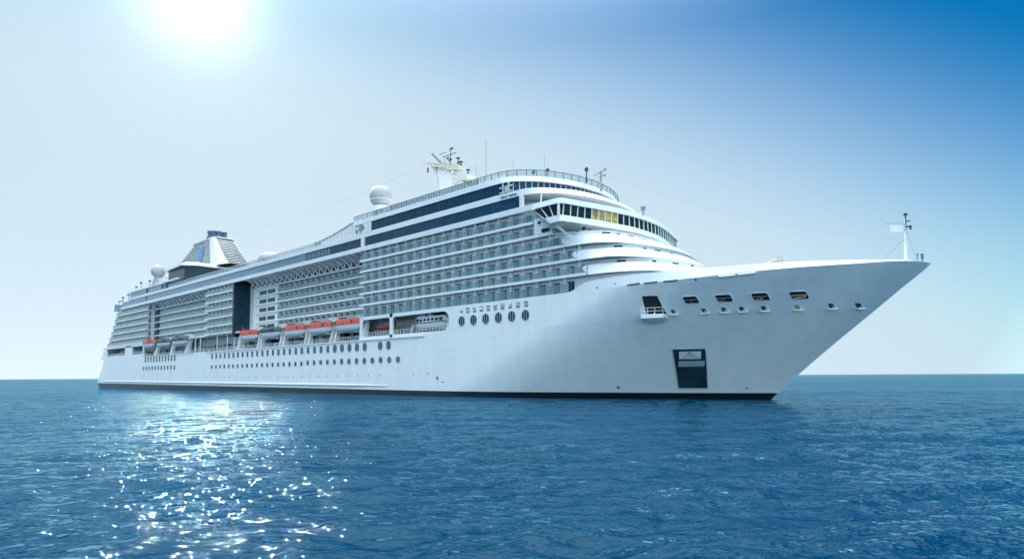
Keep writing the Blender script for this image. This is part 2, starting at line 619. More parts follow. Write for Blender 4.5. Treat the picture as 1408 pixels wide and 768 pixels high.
# bulwark above the knuckle: leans inboard, starts at the sloped step in the plating
SHEER = [(-74.5, 97.0, 20.9), (-73.4, 97.0, 20.95), (-72, 97.0, 21.3), (-70.6, 97.0, 21.95), (-69.4, 97.0, 22.45), (-67.5, 97.02, 22.7), (-64, 97.1, 22.8), (-58.7, 97.5, 22.85), (-52.5, 98.8, 22.9), (-46.5, 100.6, 22.95),
         (-40, 102.7, 23.0), (-36, 104.5, 23.02), (-31, 107.3, 23.05), (-27.5, 109.9, 23.05), (-24.5, 112.4, 23.05), (-21.5, 115.3, 23.1), (-19.3, 118.0, 23.1)]
kn_line = up[-1]
def along(line, x):
    for a, b in zip(line, line[1:]):
        if a[0] <= x <= b[0] and b[0] > a[0]:
            t = (x-a[0])/(b[0]-a[0])
            return tuple(a[i]+(b[i]-a[i])*t for i in range(3))
    return line[-1]
nS = 80
Ls = [0]
for a, b in zip(SHEER, SHEER[1:]): Ls.append(Ls[-1]+math.dist(a, b))
fS = [pchip(Ls, [p[i] for p in SHEER]) for i in range(3)]
sheer = [tuple(f(Ls[-1]*i/(nS-1)) for f in fS) for i in range(nS)]
Lk = [0]
kk = [along(kn_line, -74.5)]+[p for p in kn_line if p[0] > -74.5]
for a, b in zip(kk, kk[1:]): Lk.append(Lk[-1]+max(1e-4, math.dist(a, b)))
fK = [pchip(Lk, [p[i] for p in kk]) for i in range(3)]
knl = []
for i, s in enumerate(sheer):
    t = Ls[-1]*i/(nS-1)/Ls[-1]
    # match by x until the bow rounds off, then by length
    a = along(kk, s[0])
    b = tuple(f(Lk[-1]*t) for f in fK)
    w = min(1, max(0, (t-.55)/.45))
    w = w*w*(3-2*w)
    knl.append(tuple(a[j]*(1-w)+b[j]*w for j in range(3)))
# keep the foot on the knuckle line itself
knl = [(p[0], hull_y(p[0], knuckle_z(p[0])) if p[0] < -16.45 else YC, knuckle_z(p[0])) for p in knl]
inner = [(x-.25, min(YC, y+.3), z-.02) for x, y, z in sheer]
innerf = [(x-.25, min(YC, y+.3), 21.7 if z > 21.7 else z-.1) for x, y, z in sheer]
bw = [knl, sheer, inner, innerf]
hb.grid(bw); hb.grid(port(bw))
# side plating round the recessed boat gallery
hb.box(-131.55, -130.35, 97, 97.5, SILL, TOP-.02)                        # pillar
hb.box(-145.2, -144.0, 97, 97.5, SILL, TOP-.02)
hb.box(-144.0, FX, 97, 97.5, 20.0, TOP-.02)                              # header over the two openings
hb.box(-144.0, FX, 97, 97.5, SILL-.01, 15.45)
for zc, sgn in ((15.45, 1), (20.0, -1)):                                 # rounded corners of the tender recess
    r = 2.1
    pts = [(FX+.01, 97.0, zc)]
    for k in range(9):
        a = math.pi/2*k/8
        pts.append((FX-r+r*math.sin(a), 97.0, zc+sgn*(r-r*math.cos(a))))
    hb.prism(pts, (0, .5, 0))
for xa, xb in ((-130.35, 1), (-144.0, 1), (-131.55, -1)):
    r = .9
    pts = [(xa, 97.01, 20.0)]
    for k in range(7):
        a = math.pi/2*k/6
        pts.append((xa+xb*(r-r*math.sin(a)), 97.01, 20.0-(r-r*math.cos(a))))
    hb.prism(pts, (0, .48, 0))
# stern side plating with its two mooring openings
hb.box(-388.5, -377.8, 97, 97.5, SILL, 16.1)
hb.box(-385.5, -377.8, 97, 97.5, 16.1, 19.0)
hb.box(-348.2, -337.6, 97, 97.5, SILL, 20.3)
hb.box(-322.2, -320.8, 97, 97.5, SILL, 20.3)
hb.box(-377.8, -348.2, 97, 97.5, SILL, 16.1)
hb.box(-337.6, -322.2, 97, 97.5, SILL, 16.0)
hb.box(-381, -320.8, 97, 97.5, 19.75, 20.9)
# transom plating above the sill
hb.box(-388.4, -387.6, 97.5, 138.5, SILL, 16.1)
# port side, plain
hb.box(-388, FX, 138.5, 139, SILL, TOP)
hb.poly([(-388, 97.5, SILL-.03), (FX, 97.5, SILL-.03), (FX, 138.5, SILL-.03), (-388, 138.5, SILL-.03)])
hull = part(hb, 'hull', MAT['hull'], 35)

fd = MB()
fd.poly([(x, y, 21.7) for x, y, z in innerf if x > -64]+[(x, 2*YC-y, 21.7) for x, y, z in reversed(innerf) if x > -64])
part(fd, 'foredeck', 'green')
# boot topping, rising towards the stern
bt = MB()
def boot_z(x): return 1.15+max(0, (-120-x))/275*1.0
for mir in (0, 1):
    rows = []
    for zz in (-1.5, 0.0, .5, 1.0):
        ln = hull_line(max(0, zz))
        row = []
        for i, p in enumerate(ln):
            zt = boot_z(p[0])
            z = -1.5+(zt+1.5)*(zz+1.5)/2.5
            q = hull_line(z)[i]
            ax = Vector((q[0], q[1]-YC if q[0] > -120 else (-21 if q[1] < 97.5 else 0), 0))
            d = .05
            row.append((q[0]-(d if q[0] < -387 else 0)+(d if q[0] > -60 else 0), q[1]-(d if q[1] < YC-.01 else 0), z))
        rows.append(row)
    bt.grid(port(rows) if mir else rows)
part(bt, 'boot_stripe', 'boot', 40, hull)
# spray ledge above the boot stripe
lg = MB()
pts = [(-380+248*k/30, 97) for k in range(31)]
prof = [(0.02, 2.75), (-.35, 2.55), (-.40, 2.35), (0.02, 2.05)]
rows = []
for dy, dz in prof:
    rows.append([(x, 97+dy*min(1, (-132-x)/14+.02), boot_z(x)+dz-1.35) for x, y in pts])
lg.grid(rows)
part(lg, 'spray_ledge', 'white', 30, hull)
# belting along the sill
sb = MB()
sb.box(-249, -117.5, 96.72, 97.02, 14.35, 14.72)
sb.box(-321, -262, 96.75, 97.02, 14.45, 14.75)
part(sb, 'belting', 'white', None, hull)

# ---- hull windows
def oval(w, h, r, n=6):
    """rounded outline in x, z"""
    out = []
    for cx, cz, a0 in ((w/2-r, h/2-r, 0), (-w/2+r, h/2-r, 90), (-w/2+r, -h/2+r, 180), (w/2-r, -h/2+r, 270)):
        for k in range(n+1):
            a = R(a0+90*k/n)
            out.append((cx+r*math.cos(a), cz+r*math.sin(a)))
    return out
def window_mesh(w, h, r, bars, name='hull_window'):
    mb = MB()
    o = oval(w, h, r)
    mb.prism([(x, -.04, z) for x, z in o], (0, .06, 0))
    ob = mb.build(name, 'porthole', hull, at=(0, 0, 0))
    fr = MB()
    o2 = oval(w+.22, h+.22, r+.11)
    a = [(x, -.10, z) for x, z in o]; b = [(x, -.10, z) for x, z in o2]
    a2 = [(x, -.035, z) for x, z in o]; b2 = [(x, 0.01, z) for x, z in o2]
    fr.strip(a+a[:1], b+b[:1]); fr.strip(b+b[:1], b2+b2[:1]); fr.strip(a+a[:1], a2+a2[:1])
    for bx in bars:
        hz = h/2*.93*math.sqrt(max(.2, 1-(bx/(w/2))**2)) if r > w*.4 else h/2-.02
        fr.box(bx-.075, bx+.075, -.085, -.05, -hz, hz)
    return ob, fr
wins = []
PR = {}
def put_window(kind, x, z):
    w, h, r, bars = kind
    if kind not in PR:
        ob, fr = window_mesh(w, h, r, bars)
        PR[kind] = (ob, fr)
        # merge the trim in as a second material so that a window stays one piece
        me = ob.data
        n0 = len(me.polygons)
        bm = bmesh.new(); bm.from_mesh(me)
        base = [bm.verts.new(v) for v in fr.v]
        for f in fr.f:
            try:
                nf = bm.faces.new([base[i] for i in f]); nf.material_index = 1
            except ValueError:
                pass
        bmesh.ops.recalc_face_normals(bm, faces=bm.faces)
        bm.to_mesh(me); bm.free()
        me.materials.append(MAT['steel'])
        ob.location = (x-O.x, 97-O.y, z)
        return ob
    return dup(PR[kind][0], hull, (x-O.x, 97-O.y, z))
RECT_A, RECT_B = (1.15, 1.75, .12, ()), (1.05, 1.15, .12, ())
RND_A, OVAL_A = (1.35, 1.95, .45, (-.2, .2)), (1.75, 2.15, .86, (-.3, .3))
RND_B, OVAL_B = (1.2, 1.25, .35, (0,)), (1.45, 1.55, .70, (-.22, .22))
BIG = (1.9, 2.1, .94, (-.34, .34))
for i in range(28):
    x = -243+3.72*i
    put_window(RECT_A if i < 17 else RND_A if i < 23 else OVAL_A, x, 12.72)
for x in (-135.5, -131.9): put_window(OVAL_A, x, 12.72)
for i in range(32):
    if i == 27: pass
    put_window(RECT_B if i < 19 else RND_B if i < 24 else OVAL_B, -243+3.715*i, 8.75 if i < 19 else 8.95)
AFT = (1.25, 2.3, .12, ())
AFTB = (1.35, 1.6, .12, ())
for i in range(11):
    put_window(AFT, -317.5+3.62*i, 13.1)
    put_window(AFTB, -320.0+3.86*i, 9.15)
for i, x in enumerate((-104.1, -100.2, -96.3, -92.4, -88.5, -84.6)): put_window(BIG, x, 17.25)
# tiny scuppers and portholes low on the side
sc = MB()
for i in range(26):
    x = -262+5.05*i
    sc.prism([(x+.16*math.cos(a*.785), 96.93, 4.9+.22*math.sin(a*.785)) for a in range(8)], (0, .1, 0))
sc.prism([(-112.6+.4*math.cos(a*.785), 96.93, 4.2+.4*math.sin(a*.785)) for a in range(8)], (0, .1, 0))
for x, z, w in ((-122, 5.0, .5), (-119, 5.6, .12), (-116.5, 5.2, .9), (-111.2, 3.2, 1.2)):
    sc.box(x, x+w, 96.95, 97.05, z, z+.12)
part(sc, 'scupper', 'glyph', None, hull, kind='stuff')
# the worn, unreadable lettering above the six large ovals: two rows of dark strokes
rnd = random.Random(5)
def glyph(x, z, w, h):
    s = .11
    if rnd.random() < .8: lt.box(x, x+w, 96.94, 97.05, z, z+s)
    if rnd.random() < .7: lt.box(x, x+w*.9, 96.94, 97.05, z+h*.5, z+h*.5+s)
    if rnd.random() < .75: lt.box(x, x+w, 96.94, 97.05, z+h-s, z+h)
    if rnd.random() < .7: lt.box(x, x+s, 96.935, 97.05, z, z+h)
    if rnd.random() < .6: lt.box(x+w-s, x+w, 96.935, 97.05, z, z+h)
x = -104.6
for wd_ in (1.0, 1.25, 1.15, 1.3, 1.15, 1.1, 1.35, 1.15, 1.4, 1.2):
    lt = MB()
    glyph(x, 19.6, wd_*.85, .5)
    glyph(x+.1, 19.0, wd_*.75, .32)
    lt.box(x+.1, x+.1+wd_*.8, 96.93, 97.05, 19.3, 19.38)
    part(lt, 'hull_letter', 'glyph', None, hull)
    x += wd_+.98

# ---- bow fittings: everything is placed by station and height on the flared plating
def hull_pt(x, z): return Vector((x, hull_y(x, z), z))
def hull_n(x, z):
    e = .3
    tx = hull_pt(x+e, z)-hull_pt(x-e, z)
    tz = hull_pt(x, z+e)-hull_pt(x, z-e)
    n = tx.cross(tz).normalized()
    return n if n.y < 0 else -n
def patch(mb, corners, off, n=5, back=None):
    """a patch of (x, z) corners (bl, br, tr, tl) laid on the plating, standing off by off"""
    rows = []
    bl, br, tr, tl = corners
    for j in range(n):
        v = j/(n-1)
        row = []
        for i in range(n):
            u = i/(n-1)
            x = (bl[0]*(1-u)+br[0]*u)*(1-v)+(tl[0]*(1-u)+tr[0]*u)*v
            z = (bl[1]*(1-u)+br[1]*u)*(1-v)+(tl[1]*(1-u)+tr[1]*u)*v
            row.append(tuple(hull_pt(x, z)+hull_n(x, z)*off))
        rows.append(row)
    mb.grid(rows)
def hull_bar(mb, a, b, off, r):
    n = 4
    pts = []
    for k in range(n+1):
        t = k/n
        x, z = a[0]+(b[0]-a[0])*t, a[1]+(b[1]-a[1])*t
        pts.append(hull_pt(x, z)+hull_n(x, z)*off)
    for p, q in zip(pts, pts[1:]): mb.tube(p, q, r, n=6)
def hull_round(mb, x0, x1, z0, z1, off, r=.25):
    """a rounded rectangle laid on the plating as a fan"""
    cx, cz = (x0+x1)/2, (z0+z1)/2
    o = oval(x1-x0, z1-z0, r, 4)
    sk = .16*1.0
    mb.poly([tuple(hull_pt(cx+px-sk*pz, cz+pz)+hull_n(cx+px, cz+pz)*off) for px, pz in o])
# four mooring ports
for i, (xa, xb) in enumerate(((-50.7, -48.5), (-45.6, -43.3), (-40.2, -37.9), (-34.8, -32.5))):
    mb = MB(); hull_round(mb, xa, xb, 17.15, 18.3, .04)
    p = part(mb, 'mooring_port', 'black', None, hull)
    mb = MB()
    hull_bar(mb, (xa+.15, 17.75), (xb-.15, 17.8), .10, .05)
    hull_bar(mb, (xa*.5+xb*.5, 17.2), (xa*.5+xb*.5, 17.75), .10, .04)
    part(mb, 'rail', 'cream' if i == 3 else 'steel', None, p)
    mb = MB()
    o = oval(xb-xa+.1, 1.25, .28, 4)
    cx, cz = (xa+xb)/2, 17.725
    pp = [hull_pt(cx+a-.16*b, cz+b)+hull_n(cx+a, cz+b)*.05 for a, b in o]
    for a, b in zip(pp, pp[1:]+pp[:1]): mb.tube(a, b, .06, n=5)
    part(mb, 'frame', 'hull', None, p)
    if i >= 1:
        mb = MB()
        for k in range(i): hull_bar(mb, (xa+.3+.6*k, 17.30+.05*k), (xa+.85+.6*k, 17.36+.08*k), .07, .05+.035*i)
        part(mb, 'mooring_gear', 'tan', None, p)
# fairleads on little white ledges
for i, x in enumerate((-53, -48.1, -45, -42.3, -39.1, -34.4, -29.7, -26.2)):
    mb = MB()
    z = 15.45
    patch(mb, ((x-.32, z), (x+.34, z), (x+.28, z+.8), (x-.38, z+.8)), .04, 3)
    fl = part(mb, 'fairlead', 'frame' if i not in (5,) else 'tan', None, hull)
    mb = MB()
    c = hull_pt(x, z)
    n = hull_n(x, z); n.z = 0; n.normalize()
    t = Vector((-n.y, n.x, 0))
    a = [c+t*.75-n*.1, c-t*.75-n*.1, c-t*.7+n*.55, c+t*.7+n*.55]
    mb.prism([tuple(p) for p in a], (0, 0, -.22))
    part(mb, 'ledge', 'white', None, fl)
    mb = MB()
    q = c+n*.22
    mb.tube(q, q+Vector((0, 0, .62)), .13, .10, 8)
    mb.tube(q+Vector((0, 0, .62)), q+Vector((0, 0, .8)), .32, .3, 10)
    part(mb, 'roller', 'steel' if i < 7 else 'white', None, fl)
# anchor-lookout platform with its recess
mb = MB()
patch(mb, ((-57.6, 15.7), (-54.2, 15.6), (-54.9, 18.75), (-57.6, 18.85)), .05, 5)
rc_ = part(mb, 'lookout_recess', 'black', None, hull)
c = hull_pt(-56.6, 15.5); n = hull_n(-56.6, 15.5); n.z = 0; n.normalize(); t = Vector((-n.y, n.x, 0))
if t.x < 0: t = -t
pl = MB()
top = [c-t*2.1-n*.4, c+t*2.6-n*.4, c+t*2.2+n*1.7, c-t*1.8+n*1.7]
bot = [c-t*1.9-n*.4-Vector((0, 0, .95)), c+t*2.3-n*.6-Vector((0, 0, .95)), c+t*.9+n*.5-Vector((0, 0, 1.5)), c-t*.2+n*.5-Vector((0, 0, 1.45))]
mid = [p-Vector((0, 0, .7)) for p in top]
V = [tuple(p) for p in top+mid+bot]
pl.add(V, [(0, 1, 2, 3), (11, 10, 9, 8)]+[(i, i+4, (i+1) % 4+4, (i+1) % 4) for i in range(4)]+[(4+i, 8+i, 8+(i+1) % 4, 4+(i+1) % 4) for i in range(4)])
lo = part(pl, 'lookout_platform', 'hull', None, hull)
rl = MB()
ring_ = [c-t*1.8+n*1.6, c+t*2.1+n*1.6, c+t*2.4-n*.1]
for p in (c-t*1.9-n*.1, c-t*1.8+n*1.6, c-t*.6+n*1.62, c+t*.7+n*1.62, c+t*2.1+n*1.6): rl.tube(p, p+Vector((0, 0, 1.15)), .05, n=5)
for h in (.55, 1.15):
    for a, b in zip([c-t*1.9-n*.1]+ring_[:1]+ring_[1:2], ring_): rl.tube(a+Vector((0, 0, h)), b+Vector((0, 0, h)), .045, n=5)
rl.tube(c+t*.2+n*.3, c+t*1.5-n*.2+Vector((0, 0, 2.4)), .10, n=6)
rl.tube(c-t*.9+n*.2, c-t*.2-n*.2+Vector((0, 0, 2.1)), .07, n=6)
part(rl, 'railing', 'white', None, lo)
# shell door standing open low in the bow
mb = MB()
DC = ((-56.8, 2.05), (-51.9, 2.05), (-50.05, 9.35), (-55.4, 9.35))
patch(mb, DC, .05, 7)
sd = part(mb, 'shell_door', 'slab', None, hull)
def door_uv(u, v):
    bl, br, tr, tl = DC
    return ((bl[0]*(1-u)+br[0]*u)*(1-v)+(tl[0]*(1-u)+tr[0]*u)*v, (bl[1]*(1-u)+br[1]*u)*(1-v)+(tl[1]*(1-u)+tr[1]*u)*v)
mb = MB()
patch(mb, (door_uv(.10, .565), door_uv(.93, .565), door_uv(.96, .71), door_uv(.13, .71)), .09, 5)
hp = part(mb, 'hoist_panel', 'curtain', None, sd)
mb = MB()
patch(mb, (door_uv(.16, .755), door_uv(.84, .755), door_uv(.87, .945), door_uv(.19, .945)), .09, 5)
part(mb, 'machinery_panel', 'offwhite', None, sd)
mb = MB()
for k in range(8):
    a, b = door_uv(.14+.105*k, .57), door_uv(.16+.105*k, .70)
    hull_bar(mb, a, b, .11, .035)
for k in range(7):
    a, b = door_uv(.22+.1*k, .76), door_uv(.52, .94)
    hull_bar(mb, a, b, .12, .035)
part(mb, 'brace', 'steel', None, sd)
mb = MB()
for a, b in ((0, 1), (1, 2), (2, 3), (3, 0)): hull_bar(mb, DC[a], DC[b], .05, .09)
part(mb, 'frame', 'steel', None, sd)
# narrow slots below the bulwark and two pale strip lights
for xa, xb, m in ((-60.0, -57.5, 'frame'), (-56.7, -54.3, 'frame'), (-53.2, -50.8, 'frame')):
    mb = MB()
    za = 21.0 if xa < -58 else 21.0
    patch(mb, ((xa, za-.16), (xb, za-.10), (xb, za+.20), (xa, za+.14)), .05, 4)
    o = part(mb, 'bulwark_slot', m, None, hull)
    mb = MB()
    hull_bar(mb, (xa+.1, za-.03), (xb-.1, za+.03), .09, .04)
    part(mb, 'rail', 'steel', None, o)
for xa, xb in ((-44.2, -41.7), (-41.3, -38.7)):
    mb = MB()
    a, b = knuckle_z(xa)-.18, knuckle_z(xb)-.18
    for p, q in (((xa, a), (xb, b)),): hull_bar(mb, p, q, .16, .17)
    part(mb, 'strip_light_cover', 'white', None, hull)
mb = MB()
for x, z, s in ((-47.8, 20.95, .16), (-67.4, 2.2, .22), (-45.6, 2.1, .15), (-66.5, 21.2, .15), (-62.5, 21.5, .14)):
    mb.poly([tuple(hull_pt(x+s*1.3*math.cos(a*.785), z+s*math.sin(a*.785))+hull_n(x, z)*.05) for a in range(8)])
part(mb, 'drain', 'frame', None, hull, kind='stuff')

# ------------------------------------------------------------------ superstructure
Z = [20.9, 23.87, 26.97, 30.05, 33.1, 36.1, 39.15]
XA = -145.0
B24b = [(-68.9, 96.9), (-66.5, 97.0), (-64.1, 97.3), (-62.1, 97.9), (-59.8, 98.9), (-58.1, 100.1), (-56, 103.0), (-54.4, 107.5), (-53.4, 113), (-53.2, 118)]
B24t = [(-68.9, 97.2), (-66.8, 97.5), (-64.7, 98.1), (-62.8, 98.9), (-61, 100.2), (-59.5, 101.6), (-56.9, 105.5), (-55.4, 111.3), (-54.2, 115.6), (-54, 118)]
B27b = [(-71.3, 96.8), (-69, 96.8), (-66.8, 96.9), (-64.2, 97.5), (-62.7, 98.6), (-59.9, 102.6), (-57.7, 108), (-56.6, 114), (-56.3, 118)]
B27t = [(-71.3, 97.1), (-69.6, 97.2), (-67.5, 97.8), (-65, 99), (-63.3, 100.0), (-61.0, 104.3), (-59.5, 110.6), (-58.9, 115), (-58.7, 118)]
B30b = [(-74.0, 96.8), (-71.5, 96.8), (-69.4, 96.9), (-67.3, 97.4), (-65.2, 98.9), (-63.7, 100.8), (-62.1, 105.0), (-60.7, 110.2), (-59.9, 115), (-59.7, 118)]
B30t = [(-74.0, 96.9), (-72.2, 97.0), (-70.2, 97.3), (-67.8, 98.4), (-66, 100.4), (-64.8, 102.4), (-63.6, 107.6), (-63.0, 113), (-62.8, 118)]
def shift(c, dx, dy=0): return [(x+dx, min(118, y+dy)) for x, y in c]

core = MB()
def block(mb, path, z0, z1):
    mb.strip(at_z(path, z0), at_z(path, z1))
    cap(mb, path, z0); cap(mb, path, z1)
    mb.poly([at_z(path, z0)[0], at_z(path, z0)[-1], at_z(path, z1)[-1], at_z(path, z1)[0]])
# inner cabin walls of the fore block, deck by deck
INN = 98.2
def inner_half(c, d, xj=-76):
    ins = inset(ring(c, 40), d)[:40]
    return [(XA, INN), (xj-14, INN), (xj-4, INN)]+[p for p in ins if p[0] > xj+2.5 and p[1] > INN+.05]
W = {0: inner_half(shift(B24b, -.3), 1.5, -70), 1: inner_half(B24t, 1.5, -70), 2: inner_half(B27t, 1.5, -72), 3: inner_half(B30t, 1.6, -74), 4: [(XA, INN), (-95, INN), (-84, INN), (-79.5, INN+.4), (-76.0, 99.6), (-73.4, 102.4), (-71.6, 106.5), (-70.3, 111.5), (-69.9, 115), (-69.8, 118)], 5: [(XA, INN), (-90, INN), (-83, INN), (-80, 101), (-77, 108), (-76, 118)]}
WR = {k: ring(v, 60) for k, v in W.items()}
for k in range(6):
    mb = MB()
    block(mb, WR[k], Z[k]+.02, Z[k+1]-.02)
    part(mb, 'cabin_wall', 'offwhite', 25)
# deck plates (the ceilings of the balconies)
for k, (c, d) in {1: (B24b, .2), 2: (B27b, .2), 3: (B30b, .2), 4: ([(-80, 97), (-78, 97.2), (-75, 98.6), (-72.4, 101.6), (-70.6, 106), (-69.3, 111.5), (-68.9, 115), (-68.8, 118)], .2), 5: ([(-83, 97), (-79, 97), (-74, 99), (-71, 106), (-70, 118)], .2)}.items():
    full = ring([(XA, 97.05), (-100, 97.05), (-85, 97.05)]+[(x, max(97.05, y+.05)) for x, y in c[1:]], 60)
    mb = MB(); block(mb, inset(full, d*.5), Z[k]+.02, Z[k]+.30)
    part(mb, 'deck_plate', 'white', 25)

# ---- balconies
XEND = [-73.2, -68.7, -71.0, -73.6, -77.2, -82.2]
PITCH_B = 3.65
DIV0 = -67.2
near_door, near_div = [], []
dm = MB(); dm.box(-.72, -.04, -.06, 0, 0, 2.0); dm.box(.04, .72, -.06, 0, 0, 2.0)
dfr = MB()
dfr.box(-.8, -.72, -.09, 0, 0, 2.08); dfr.box(.72, .8, -.09, 0, 0, 2.08); dfr.box(-.72, .72, -.09, 0, 2.0, 2.08); dfr.box(-.04, .04, -.09, 0, 0, 2.0)
DOOR = DIV = CUR = None
crnd = random.Random(8)
rest_door, rest_div = MB(), MB()
cells = []
for k in range(6):
    i = 0
    while True:
        xd = DIV0-PITCH_B*i
        if xd < XA+1: break
        if xd < XEND[k]+.3: cells.append((xd, k))
        i += 1
cells.sort(key=lambda c: -c[0])
rnd = random.Random(3)
for n_, (xd, k) in enumerate(cells):
    z = Z[k]+.32
    x = xd+1.05
    if n_ < 98:
        if x < XEND[k]-.5 or k in (0,):
            if DOOR is None:
                DOOR = dm.build('balcony_door', 'door', ship)
                f = dfr.build('door_frame', 'steel', DOOR)
                DOOR.location = (x-O.x, INN-.01-O.y, z); d = DOOR; FR = f
            else:
                d = dup(DOOR, ship, (x-O.x, INN-.01-O.y, z))
                dup(FR, d, (0, 0, 0))
            if crnd.random() < .42:
                if CUR is None:
                    m_ = MB(); m_.box(.06, .70, -.075, -.062, .05, 1.95)
                    CUR = m_.build('curtain', 'curtain', d)
                else:
                    c_ = dup(CUR, d, (0, 0, 0)); c_.scale = (1 if crnd.random() < .5 else -1, 1, 1)
        if DIV is None:
            m_ = MB(); m_.box(-.09, .09, 0, .95, 0, 2.74)
            DIV = m_.build('balcony_divider', 'white', ship, at=(xd-O.x, 97.22-O.y, z))
        else:
            dup(DIV, ship, (xd-O.x, 97.22-O.y, z))
    else:
        for a, b in ((-.72, -.04), (.04, .72)): rest_door.box(x+a, x+b, INN-.07, INN-.01, z, z+2.0)
        rest_div.box(xd-.09, xd+.09, 97.22, 98.14, z, z+2.74)

RAILS = []
def balcony_edge(x0, x1, y, z, white=True, glass='rail', top=1.72):
    """white deck edge with a glass balustrade standing on it"""
    if white:
        mb = MB(); mb.box(x0, x1, y-.15, y+.12, z, z+.56)
        s = part(mb, 'balcony_edge', 'white')
    else:
        s = None
    mb = MB(); mb.box(x0, x1, y+.02, y+.07, z+.02 if not white else z+.54, z+top)
    g = part(mb, 'balcony_rail', glass, None, s)
    mb = MB(); mb.box(x0, x1, y-.01, y+.10, z+top, z+top+.07)
    part(mb, 'handrail', 'steel', None, g)
for k in range(6): balcony_edge(XA-.3, XEND[k], 97.0, Z[k], k > 0)

# white deck bands sweeping round the front
for k, (b, t, zt) in {1: (B24b, B24t, 1.95), 2: (B27b, B27t, 1.95), 3: (B30b, B30t, 1.98)}.items():
    mb = MB()
    pb, pt = ring(b, 44), ring(t, 44)
    band(mb, pb, Z[k], pt, Z[k]+zt, .3)
    # rounded after end of the solid bulwark
    for s in (0, 1):
        y0 = 96.86 if s == 0 else 2*YC-96.86
        pts = []
        for j in range(13):
            a = math.pi*j/12
            pts.append((b[0][0]+.05-.9*math.sin(a), y0, Z[k]+zt*.66-zt*.34*math.cos(a)))
        mb.prism(pts, (0, .3 if s == 0 else -.3, 0))
    part(mb, 'front_bulwark', 'hull', 30)
    # the plain edge joining the balcony edge to the band
    mb = MB(); mb.box(XEND[k], b[0][0]+.1, 96.85, 97.12, Z[k], Z[k]+.56)
    part(mb, 'balcony_edge', 'white')
# small windows and dark fittings on the recessed front walls
def wall_window(path, s0, s1, z0, z1, m, name='front_window', off=.06):
    L = [0]
    for a, b in zip(path, path[1:]): L.append(L[-1]+math.dist(a, b))
    fx, fy = pchip(L, [p[0] for p in path]), pchip(L, [p[1] for p in path])
    pts = [(fx(s0+(s1-s0)*i/3), fy(s0+(s1-s0)*i/3)) for i in range(4)]
    o = inset(pts, -off)
    mb = MB()
    band(mb, o, z0, o, z1, off+.05)
    return part(mb, name, m)
def s_at(path, x, y):
    L, best = 0, (1e9, 0)
    for a, b in zip(path, path[1:]):
        d = math.dist(a, (x, y))
        if d < best[0]: best = (d, L)
        L += math.dist(a, b)
    return best[1]
for k, ys in {3: (101, 103.6, 107, 111, 115), 2: (101.2, 106, 110.5, 115), 1: (100.4, 105, 110, 114.5), 4: (100.2, 103, 106.5, 111, 116)}.items():
    p = WR[k]
    for j, y in enumerate(ys):
        c = min((q for q in p[:len(p)//2+1] if q[0] > -78), key=lambda q: abs(q[1]-y))
        s = s_at(p, *c)
        zb = Z[k]+(2.05 if k < 4 else 1.2)
        wall_window(p, s, s+(1.7 if j % 2 == 0 else .8), zb, zb+.62, 'window' if j % 3 != 1 else 'frame')

# ---- side belts above the balconies
def side_box(name, m, x0, x1, y0, y1, z0, z1):
    for a, b in ((2*YC-y1, 2*YC-y0), (y0, y1)):
        mb = MB(); mb.box(x0, x1, a, b, z0, z1)
        o = part(mb, name, m)
    return o
side_box('white_belt', 'white', -357, -80.5, 96.8, 97.6, 39.15, 40.38)
side_box('lower_window_band', 'window', -143.2, -86.1, 97.18, 97.6, 40.38, 43.0)
side_box('end_pillar', 'white', -86.1, -85.2, 96.95, 97.6, 40.38, 42.9)
# the wall behind the belts (closed box round to the front)
CB = [(-88.5, 97.0), (-86.5, 97.05), (-84.5, 97.3), (-82.3, 98.2), (-80.2, 99.7), (-77.4, 103.9), (-76.0, 107.8), (-75.1, 111.6), (-74.7, 115), (-74.6, 118)]
CWb = [(-92, 97.0), (-89.5, 97.0), (-87, 97.05), (-84.9, 97.3), (-82.8, 98.3), (-80.7, 100.6), (-78.3, 104.4), (-76.8, 108.8), (-76.1, 113.5), (-76, 118)]
CWt = [(-97, 97.0), (-92, 97.15), (-89.6, 97.8), (-87.3, 99.5), (-84.9, 102.2), (-82.6, 106.4), (-80.9, 112), (-80.3, 118)]
CR = [(-97, 97.0), (-92.5, 97.2), (-89.8, 97.9), (-86.3, 100.5), (-83.6, 104.0), (-81.8, 108.4), (-80.7, 112.6), (-80.2, 118)]
def long_ring(xa, c, n=70): return ring([(xa, 97.0), (xa*.5-60, 97.0)]+c, n)
mb = MB()
inn = ring([(-143.5, 98.6), (-110, 98.6), (-95, 98.7), (-90, 100.0), (-86.2, 103), (-84.0, 106.8), (-82.3, 112), (-81.8, 118)], 60)
block(mb, inn, 39.2, 46.8)
part(mb, 'upper_wall', 'offwhite', 30)
mb = MB()
pb, pt = ring([(-144.0, 97.0), (-118, 97.0), (-102, 97.0), (-94, 97.0)]+CB, 90), ring([(-144.0, 97.0), (-120, 97.0), (-104, 97.0), (-97, 97.0)]+CWb, 90)
band(mb, pb, 42.95, pt, 44.3, .3)
part(mb, 'white_belt', 'hull', 30)
mb = MB(); cap(mb, inset(pb, .31), 43.0); cap(mb, inset(pt, .31), 44.2)
part(mb, 'deck_plate', 'white', 30)
pb2, pt2 = ring([(-140.2, 97.16), (-122, 97.16), (-108, 97.16), (-101, 97.16)]+[(x-.1, y+.1) for x, y in CWt[1:]], 110), ring([(-140.2, 97.16), (-122, 97.16), (-108, 97.16), (-101, 97.16)]+[(x-.1, y+.1) for x, y in CWt[1:]], 110)
mb = MB(); band(mb, pb2, 44.3, pt2, 46.75, .2)
uw = part(mb, 'upper_window_band', 'window', 30)
